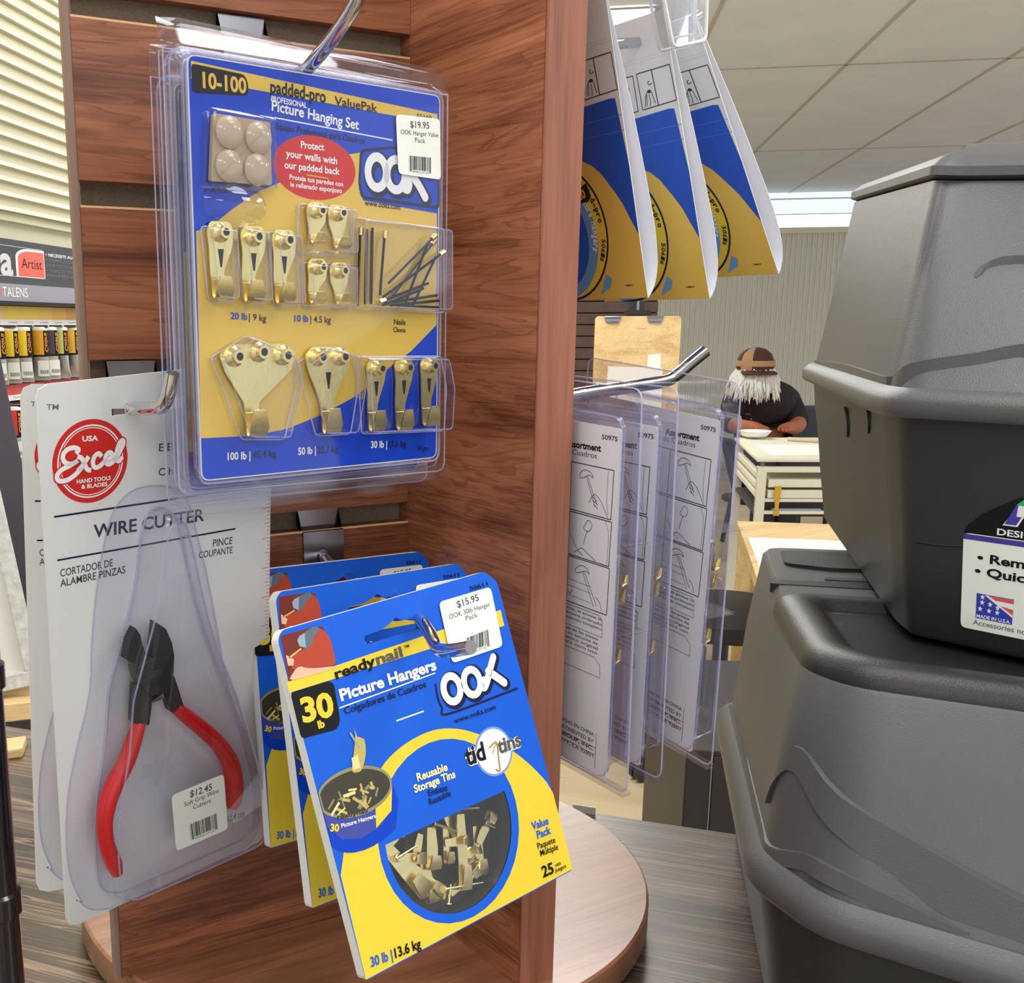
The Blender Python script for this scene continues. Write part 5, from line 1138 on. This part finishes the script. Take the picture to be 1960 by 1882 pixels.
def fr(o):
    w, h, t, s = 120, 210, 20, 15
    for nm, (x0, z0, x1, z1) in (('rail', (-w, 0, 0, s)), ('rail', (-w, h-s, 0, h)), ('stile', (-s, s, 0, h-s)), ('stile', (-w, s, -w+s, h-s))):
        b = B(); b.loft([[(x0, 0, z0), (x1, 0, z0), (x1, 0, z1), (x0, 0, z1)], [(x0, t, z0), (x1, t, z0), (x1, t, z1), (x0, t, z1)]], WASH); b.done(nm, o, bevel=1)
    b = B(); b.box((-w+s, 9, s), (-s, 12, h-s), mat('primed_canvas', (214, 214, 206), .7)); b.done('canvas', o, smooth=None)
lean('leaning_frame', 'whitewashed wooden frame leaning at far left on the pale shelf', 'frame', (112, 606, -476), (.97, -.2, .10), (-.12, .13, 1), fr)
def cv_(o):
    b = B(); b.box((-110, 0, 0), (0, 18, 332), DKC); b.done('canvas_block', o, bevel=1.5)
lean('stretched_canvas', 'dark edged canvas standing behind the whitewashed frame at far left', 'canvas', (150, 675, -478), (.97, -.2, 0), (-.09, .2, 1), cv_)
o = thing('wood_block', 'small pale wooden block at the back edge of the table, far left', 'wood block', (20, 395, TZ))
b = B((20, 395, TZ)); b.loft([[(-30, 400, z), (42, 392, z), (52, 420, z), (-20, 428, z)] for z in (TZ, TZ+9)], PINE); b.done('block', o, bevel=2)
# cream price card standing at the table's back edge
o = thing('shelf_tag', 'small cream card at the back edge of the table beside the round base', 'price tag', (368, 78, TZ))
b = B((368, 78, TZ)); b.loft([[(p[0], p[1], TZ+z) for p in ((361, 87), (371, 74), (371.6, 74.4), (361.6, 87.4))] for z in (0, 5.5)], STICK); b.done('card', o, smooth=None)

# ================================================================== far right of the shop
# black cabinet beyond the table edge
CB = (1090, 520, FLOOR)
o = thing('cabinet', 'black cabinet on the floor beyond the table, beside the lower tote', 'cabinet', CB)
g = frame_xyz((.80, -.60), (.60, .80)); c0 = (896, 499, 0)
b = B(CB); b.loft([[g(c0, 0, 0, z), g(c0, 520, 0, z), g(c0, 520, 420, z), g(c0, 0, 420, z)] for z in (FLOOR, -660)], mat('cabinet_black', (30, 27, 28), .5)); b.done('body', o, bevel=3)
b = B(CB); b.loft([[g(c0, 34, -3, z), g(c0, 510, -3, z), g(c0, 510, -.2, z), g(c0, 34, -.2, z)] for z in (FLOOR+40, -668)], mat('cabinet_black', (30, 27, 28), .5)); b.done('door', o, bevel=1)
b = B(CB); b.loft([[g(c0, 31.5, -1.2, z), g(c0, 33, -1.2, z), g(c0, 33, -.1, z), g(c0, 31.5, -.1, z)] for z in (FLOOR+40, -668)], STEEL); b.done('door_seam', o, smooth=None)
# office chair
CH = (2260, 1716, FLOOR)
o = thing('office_chair', 'black office chair on casters seen behind the clear packs', 'office chair', CH)
b = B(CH); b.lathe([(200, -470), (225, -455), (225, -420), (190, -405)], (2260, 1716, FLOOR+890), BLKM, 32); b.done('seat', o)
b = B(CH); b.tube([(2260, 1716, FLOOR+90), (2260, 1716, FLOOR+422)], 22, BLKP, 12); b.done('column', o)
for k in range(5):
    a = math.radians(172+72*k); ex_, ey_ = 2260+250*math.cos(a), 1716+250*math.sin(a)
    b = B(CH); b.tube([(2260, 1716, FLOOR+95), (ex_, ey_, FLOOR+72)], [26, 17], BLKP, 8); b.done('leg', o)
    b = B(CH)
    for sx in (-14, 14): b.lathe([(8, -9), (28, -8), (30, 0), (28, 8), (8, 9)], (ex_+sx*math.sin(a), ey_-sx*math.cos(a), FLOOR+30), BLKP, 18, 'Y')
    b.done('caster', o)
# drafting table with pale timber rim, big white sheet on it
v = (.692, .722); u = (.722, -.692); FLc = (2576, 1978, 0); DT = (2500, 1500, FLOOR); g = frame_xyz(u, v)
o = thing('drafting_table', 'pale timber drafting table with a thick rim, under the white sheet behind the totes', 'table', DT)
b = B(DT); b.loft([[g(FLc, 0, -980, z), g(FLc, 1100, -980, z), g(FLc, 1100, 0, z), g(FLc, 0, 0, z)] for z in (-758, -720)], PINE); b.done('tabletop', o, bevel=3)
for a, d in ((45, -900), (1050, -900), (45, -60), (1050, -60)):
    p = g(FLc, a, d, 0); b = B(DT); b.box((p[0]-28, p[1]-28, FLOOR), (p[0]+28, p[1]+28, -758), PINE); b.done('leg', o)
p = g(FLc, 500, -600, -720); o = thing('paper_sheet', 'large white paper sheet lying on the pale drafting table', 'paper', p)
b = B(p); b.loft([[g(FLc, 14, -950, z), g(FLc, 1000, -950, z), g(FLc, 1000, -290, z), g(FLc, 14, -290, z)] for z in (-719.8, -719)], mat('bright_paper', (244, 242, 232), .6)); b.done('sheet', o, smooth=None)
# white drawer desk
WD = mat('white_painted_desk', (226, 222, 204), .5); DN = (3190, 2456, 0); u = (.85, -.527); v = (.66, .75); g = frame_xyz(u, v); DB = (3600, 2600, FLOOR)
o = thing('drawer_desk', 'white desk with thin drawers and open rails in front of the seated person', 'desk', DB)
def dbox(name, a0, a1, d0, d1, za, zb2, m, par=o, bv=2):
    b = B(DB); b.loft([[g(DN, a0, d0, z), g(DN, a1, d0, z), g(DN, a1, d1, z), g(DN, a0, d1, z)] for z in (za, zb2)], m); return b.done(name, par, bevel=bv)
dbox('desk_top', -5, 520, -5, 830, -622, -610, WD)
for a, d in ((0, 0), (470, 0), (0, 780), (470, 780)): dbox('leg', a, a+34, d, d+34, FLOOR, -640, WD)
for a, d in ((10, 10), (480, 10), (10, 790)): dbox('riser', a, a+16, d, d+16, -640, -622, GREY)
dbox('rail', 0, 504, 4, 30, -662, -641, WD); dbox('rail', 0, 504, 4, 30, -772, -760, WD); dbox('rail', 0, 504, 4, 30, -818, -806, WD)
for z in (-668, -706, -740): dbox('side_rail', 4, 26, 34, 780, z-22, z, WD)
for z in (-688, -728):
    dr = dbox('drawer', 44, 300, 8, 420, z-30, z, WD); 
    b = B(DB); q = g(DN, 282, 6, z-24); b.tube([q, (q[0]-v[0]*4, q[1]-v[1]*4, q[2])], 3.4, BLKM, 8); b.done('knob', dr)
dbox('shelf', 4, 500, 30, 780, -830, -822, mat('shelf_dark', (48, 44, 44), .6))
def prop(name, label, cat, c, fn, group=None):
    o = thing(name, label, cat, c, group=group); b = B(c); fn(b); b.done(name.split('_')[-1] if '_' in name else 'body', o); return o
c = g(DN, 60, 90, -822); prop('yellow_strap', 'yellow strap hanging on the rails of the white desk', 'strap', c, lambda b: b.loft([[(c[0]+u[0]*s-v[0]*92, c[1]+u[1]*s-v[1]*92, z), (c[0]+u[0]*(s+w_)-v[0]*92, c[1]+u[1]*(s+w_)-v[1]*92, z), (c[0]+u[0]*(s+w_)-v[0]*88, c[1]+u[1]*(s+w_)-v[1]*88, z), (c[0]+u[0]*s-v[0]*88, c[1]+u[1]*s-v[1]*88, z)] for s, w_, z in ((8, 22, -822), (12, 14, -790), (6, 24, -738), (8, 24, -712))], mat('strap_yellow', (206, 160, 40), .6)))
c2 = g(DN, 160, 60, -808); prop('poster_tube', 'pale blue rolled tube lying on the desk shelf beside the yellow strap', 'tube', c2, lambda b: b.tube([g(DN, 70, 60, -812), g(DN, 250, 60, -812)], 9, mat('tube_pale_blue', (176, 200, 236), .5), 12))
c3 = g(DN, 200, 330, -610); prop('paper_sheet', 'loose white drawing sheet on top of the white drawer desk', 'paper', c3, lambda b: b.loft([[g(DN, 60, 120, z), g(DN, 480, 140, z), g(DN, 470, 520, z), g(DN, 50, 500, z)] for z in (-609.9, -609)], mat('bright_paper', (244, 242, 232), .6)))
c4 = g(DN, 75, 780, -610); prop('white_bowl', 'shallow white dish at the far end of the white desk by the person', 'dish', c4, lambda b: b.lathe([(10, .3), (52, 12), (70, 34), (67, 34), (50, 15), (8, 4)], c4, WHT, 24))
c5 = g(DN, 250, 640, -610); prop('brush_roll', 'small beige cloth roll on the white desk near its far side', 'cloth roll', c5, lambda b: b.tube([g(DN, 200, 660, -601), g(DN, 330, 590, -601)], 9, mat('cloth_beige', (200, 186, 160), .8), 10))

# easel with drawing board
EB = (2343, 2230, FLOOR); u = (.871, -.491); v = (.491, .871); bl = (2217, 2268.5, 0)
def g2(a, d, z): return (2229.6+u[0]*a+v[0]*d, 2268.9+u[1]*a+v[1]*d, z)
o = thing('studio_easel', 'dark easel mast standing behind the pale clipped drawing board', 'easel', EB)
b = B(EB)
b.loft([[g2(108, 42, z), g2(160, 42, z), g2(160, 72, z), g2(108, 72, z)] for z in (FLOOR+60, 60)], mat('easel_dark', (50, 44, 46), .5)); b.done('mast', o, bevel=2)
b = B(EB); b.loft([[g2(96, 14, z), g2(172, 14, z), g2(172, 42, z), g2(96, 42, z)] for z in (-100, -84)], BLKM); b.done('clamp', o, bevel=1)
b = B(EB); b.tube([g2(132, 20, -84), g2(132, 20, 30)], 5, STEEL, 10); b.done('clamp_rod', o)
b = B(EB); b.loft([[g2(20, 12, z), g2(250, 12, z), g2(250, 42, z), g2(20, 42, z)] for z in (-420, -400)], BLKM); b.done('tray', o, bevel=1)
for s in (-1, 1):
    b = B(EB); b.tube([g2(134, 58, FLOOR+300), g2(134+s*260, 20-160, FLOOR+12)], 14, BLKM, 8); b.done('leg', o)
b = B(EB); b.tube([g2(134, 75, FLOOR+500), g2(134, 430, FLOOR+12)], 14, BLKM, 8); b.done('leg', o)
BD = g2(131, 5, -400)
o = thing('drawing_board', 'pale worn hardboard drawing board with two steel clips along its top edge', 'drawing board', BD)
b = B(BD); q = [(0, -400), (262, -400), (262, -110), (254, -102), (8, -102), (0, -110)]; b.loft([[g2(x, d, z) for x, z in q] for d in (0, 8)], PINE); b.done('board', o, smooth=None)
for a in (52, 182):
    b = B(BD); b.loft([[g2(a-26, d, -104), g2(a+26, d, -104), g2(a+20, d, -122), g2(a-20, d, -122)] for d in (-3, -.3)], STEEL); b.tube([g2(a-24, -4, -106), g2(a+24, -4, -106)], 3.4, STEEL, 8); b.tube([g2(a-16, -6, -120), g2(a+16, -6, -120)], 2.4, STEEL, 8); b.done('clip', o, bevel=.4)
b = B(BD); rnd = random.Random(2)
for i in range(10):
    x, z = rnd.uniform(20, 230), rnd.uniform(-240, -140); l = rnd.uniform(3, 46); b.loft([[g2(x, -.15, z), g2(x+l, -.15, z+rnd.uniform(-2, 2)), g2(x+l, -.05, z+1.2), g2(x, -.05, z+1.2)] for _ in (0,)]+[[g2(x, -.1, z+1.1), g2(x+l, -.1, z+1.0), g2(x+l, -.05, z+1.3), g2(x, -.05, z+1.3)]], mat('board_scuff', (190, 146, 96), .7))
b.done('scuff_marks', o, smooth=None)
c = g2(188, -2, -238); prop('note_card', 'small white note card stuck on the lower right of the drawing board', 'note card', c, lambda b: b.loft([[g2(x, d, z) for x, z in ((164, -268), (206, -266), (205, -216), (165, -218))] for d in (-2.2, -.4)], STICK))
c = g2(120, -3, -300); prop('paper_sheet', 'white paper sheet clipped low on the drawing board', 'paper', c, lambda b: b.loft([[g2(x, d, z) for x, z in ((40, -385), (214, -385), (212, -258), (44, -252))] for d in (-2.2, -.5)], mat('bright_paper', (244, 242, 232), .6)))

# dark slatwall display far behind the fin
SW = (2850, 2872, FLOOR)
o = thing('slatwall_panel', 'dark brown slatwall display panel in the distance behind the easel', 'wall display', SW)
g3 = lambda a, d, z: (2983+(.878*a)+.478*d, 2799-(.478*a)+.878*d, z)
SD = mat('dark_slat_boards', (84, 62, 54), .55, mott=.15, bscale=40)
b = B(SW); b.loft([[g3(-620, 14, z), g3(0, 14, z), g3(0, 40, z), g3(-620, 40, z)] for z in (FLOOR, 260)], mat('slat_groove_black', (34, 28, 28), .8)); b.done('back_board', o, smooth=None)
b = B(SW); z = FLOOR+20
while z < 250:
    b.loft([[g3(-620, 0, zz), g3(0, 0, zz), g3(0, 13.5, zz), g3(-620, 13.5, zz)] for zz in (z, z+38)], SD); z += 42.5
b.done('boards', o, smooth=None)

# chair back behind the person
CK = (5540, 4200, FLOOR); g4 = lambda a, d, z: (5471+.873*a+.488*d, 4310-.488*a+.873*d, z)
o = thing('padded_chair', 'dark slate padded chair back behind the seated person', 'chair', CK)
SL = mat('slate_upholstery', (62, 66, 80), .7)
b = B(CK); b.loft([[g4(-40, d, z) for d, z in ((0, -960), (0, -612), (60, -606), (60, -960))], [g4(330, d, z) for d, z in ((0, -960), (0, -612), (60, -606), (60, -960))]], SL); b.done('backrest', o, bevel=12)
b = B(CK); b.loft([[g4(-40, d, z) for d, z in ((-420, -960), (-420, -900), (0, -900), (0, -960))], [g4(330, d, z) for d, z in ((-420, -960), (-420, -900), (0, -900), (0, -960))]], SL); b.done('seat', o, bevel=12)
for a, d in ((-20, -390), (310, -390), (-20, 30), (310, 30)):
    b = B(CK); b.tube([g4(a, d, FLOOR), g4(a, d, -955)], 14, BLKM, 8); b.done('leg', o)

# ------------------------------------------------------------------ seated person
def skin_body(name, nodes, edges, m, par, off, sub=2, root=0):
    me = bpy.data.meshes.new(name); me.from_pydata([((Vector(p)-Vector(off))*K) for p, r in nodes], edges, [])
    o = bpy.data.objects.new(name, me); COL.objects.link(o); o.parent = par; me.materials.append(m)
    sk = o.modifiers.new('skin', 'SKIN'); sk.use_smooth_shade = True
    for i, (p, r) in enumerate(nodes):
        q = r if isinstance(r, tuple) else (r, r); me.skin_vertices[0].data[i].radius = (q[0]*K, q[1]*K)
    me.skin_vertices[0].data[root].use_root = True
    sd = o.modifiers.new('sub', 'SUBSURF'); sd.levels = sub; sd.render_levels = sub
    return o
PO = (4960, 3935, FLOOR)
pu = Vector((.87, -.49, 0)); pf = Vector((-.55, -.83, 0))      # picture right; forward to the desk
def pp(a, f, z): q = Vector((4900, 3990, 0))+pu*a+pf*f; return (q.x, q.y, z)
per = thing('person', 'seated person in plaid cap, long white hair and dark shirt, bent over the white desk', 'person', PO)
SKN = mat('skin_tone', (176, 104, 68), .55)
N = [(pp(60, -190, -880), 150), (pp(55, -130, -740), 140), (pp(40, -60, -600), 140), (pp(10, 10, -520), 95), (pp(-35, 60, -470), 58), (pp(-60, 85, -410), (82, 92)), (pp(-68, 100, -340), (80, 88)), (pp(-66, 96, -295), 50),
     (pp(170, -20, -545), 64), (pp(205, 60, -650), 52), (pp(150, 190, -672), 40), (pp(95, 250, -664), 34), (pp(60, 280, -662), 26),
     (pp(-150, 0, -545), 64), (pp(-190, 90, -660), 50), (pp(-130, 220, -664), 38), (pp(-70, 280, -658), 30),
     (pp(-10, -200, -900), 110), (pp(-20, 60, -900), 92), (pp(0, 200, -890), 72), (pp(5, 180, -1120), 58), (pp(5, 150, -1330), 45), (pp(8, 250, -1345), 32),
     (pp(120, -200, -900), 110), (pp(130, 60, -900), 92), (pp(140, 200, -890), 72), (pp(140, 180, -1120), 58), (pp(140, 150, -1330), 45), (pp(140, 250, -1345), 32)]
Eg = [(0, 1), (1, 2), (2, 3), (3, 4), (4, 5), (5, 6), (6, 7), (3, 8), (8, 9), (9, 10), (10, 11), (11, 12), (3, 13), (13, 14), (14, 15), (15, 16), (0, 17), (17, 18), (18, 19), (19, 20), (20, 21), (21, 22), (0, 23), (23, 24), (24, 25), (25, 26), (26, 27), (27, 28)]
base = len(N)
for k, (s, hx, hf) in enumerate(((1, 60, 280), (-1, -70, 280))):
    root = 12 if s == 1 else 16
    for j, (da, dl) in enumerate(((-22, 62), (-8, 74), (7, 78), (20, 68), (34, 40))):
        a0 = pp(hx-s*da, hf+dl*.45, -664); a1 = pp(hx-s*da*1.1, hf+dl*.8, -668); a2 = pp(hx-s*da*1.1, hf+dl, -676)
        i = len(N); N += [(a0, 9.5), (a1, 8.8), (a2, 7.5)]; Eg += [(root, i), (i, i+1), (i+1, i+2)]
bodyo = skin_body('body', N, Eg, SKN, per, PO)
SHRT = mat('dark_shirt', (36, 26, 32), .8)
sn = [(p, (r+13 if not isinstance(r, tuple) else r)) for p, r in N]
skin_body('shirt', [sn[0], sn[1], sn[2], (N[3][0], 136), sn[8], sn[9], (pp(178, 125, -662), 58), sn[13], sn[14], (pp(-160, 150, -664), 56), (pp(-34, 62, -470), 92)], [(0, 1), (1, 2), (2, 3), (3, 4), (4, 5), (5, 6), (3, 7), (7, 8), (8, 9), (3, 10)], SHRT, per, PO)
TR = mat('dark_trousers', (40, 40, 52), .8)
skin_body('trousers', [(N[0][0], 160), (N[17][0], 122), (N[18][0], 104), (N[19][0], 84), (N[20][0], 70), (N[21][0], 58), (N[23][0], 122), (N[24][0], 104), (N[25][0], 84), (N[26][0], 70), (N[27][0], 58)], [(0, 1), (1, 2), (2, 3), (3, 4), (4, 5), (0, 6), (6, 7), (7, 8), (8, 9), (9, 10)], TR, per, PO)
# face details
b = B(PO)
for a in (-28, 28):
    c = Vector(pp(-68+a, 186, -362)); b.lathe([(1, -9), (8, -6), (10, 0), (8, 6), (1, 9)], tuple(c), WHT, 12, 'Y')
b.tube([pp(-68, 184, -358), pp(-68, 204, -392), pp(-68, 186, -400)], [9, 15, 10], SKN, 10); b.tube([pp(-92, 180, -424), pp(-68, 188, -428), pp(-44, 180, -424)], [4, 6, 4], mat('lips', (150, 80, 70), .5), 8)
b.done('face_features', per)
# long white hair and beard: many tapering locks
HAIR = mat('white_hair', (232, 232, 228), .8); b = B(PO); rnd = random.Random(11)
hc_ = Vector(pp(-64, 92, -360))
for i in range(240):
    a = rnd.uniform(0, 2*math.pi); el = rnd.uniform(-.2, .7)
    d = pu*math.cos(a)+pf*math.sin(a)
    p0 = hc_+d*(84+8*rnd.random())+Vector((0, 0, 40*el-20)); ln = rnd.uniform(90, 165)
    p1 = p0+d*rnd.uniform(18, 40)+Vector((0, 0, -ln*.45)); p2 = p1+d*rnd.uniform(-8, 34)+Vector((rnd.uniform(-14, 14), rnd.uniform(-14, 14), -ln*.5))
    b.tube([p0, p1, p2], [11, 10, 1.2], HAIR, 5)
for i in range(70):
    a = rnd.uniform(-70, 70); p0 = Vector(pp(-66+a, 176-abs(a)*.5, -372-rnd.random()*40)); p1 = p0+pf*rnd.uniform(10, 30)+Vector((0, 0, -60)); p2 = p1+pf*rnd.uniform(-20, 10)+pu*rnd.uniform(-16, 16)+Vector((0, 0, -rnd.uniform(40, 80)))
    b.tube([p0, p1, p2], [11, 10, 1.4], HAIR, 5)
b.done('hair', per, smooth=60)
b = B(PO); PL1 = mat('cap_brown', (74, 42, 34), .8); PL2 = mat('cap_tan', (176, 136, 102), .8)
pr_ = [(98, -55), (103, -30), (100, 0), (84, 36), (52, 60), (14, 70)]
n = 28; cc = Vector(pp(-66, 94, -318)); ringsv = [[b.v(cc+pu*(r*math.cos(2*math.pi*k/n))+pf*(r*1.06*math.sin(2*math.pi*k/n))+Vector((0, 0, z))) for k in range(n)] for r, z in pr_]
for j in range(len(pr_)-1):
    for k in range(n):
        m = PL2 if ((k//3) % 3 == 0) or (j == 1) else PL1
        b.face([ringsv[j][k], ringsv[j][(k+1) % n], ringsv[j+1][(k+1) % n], ringsv[j+1][k]], m)
b.face(ringsv[-1], PL1); b.face(ringsv[0][::-1], PL1)
br = [[cc+pu*(100*math.cos(a)*s)+pf*(100*math.sin(a)*1.06*s+q)+Vector((0, 0, z)) for a in [math.radians(20+i*14) for i in range(11)]] for s, q, z in ((.98, 0, -50), (1.0, 66, -66), (1.0, 66, -72), (.98, 0, -56))]
b.loft(br, PL1, closed=False); b.done('cap', per, smooth=40)
PC = (4990, 4130, FLOOR)
st_ = thing('stool', 'dark stool under the seated person, behind the white desk', 'stool', PC)
q = pp(60, -200, 0); b = B(PC); b.lathe([(170, -30), (185, -20), (185, 0), (150, 10)], (q[0], q[1], -1100), BLKM, 24); b.done('seat', st_)
for k in range(4):
    a = math.pi/4+k*math.pi/2; b = B(PC); b.tube([(q[0]+130*math.cos(a), q[1]+130*math.sin(a), -1125), (q[0]+165*math.cos(a), q[1]+165*math.sin(a), FLOOR+4)], 14, BLKM, 8); b.done('leg', st_)
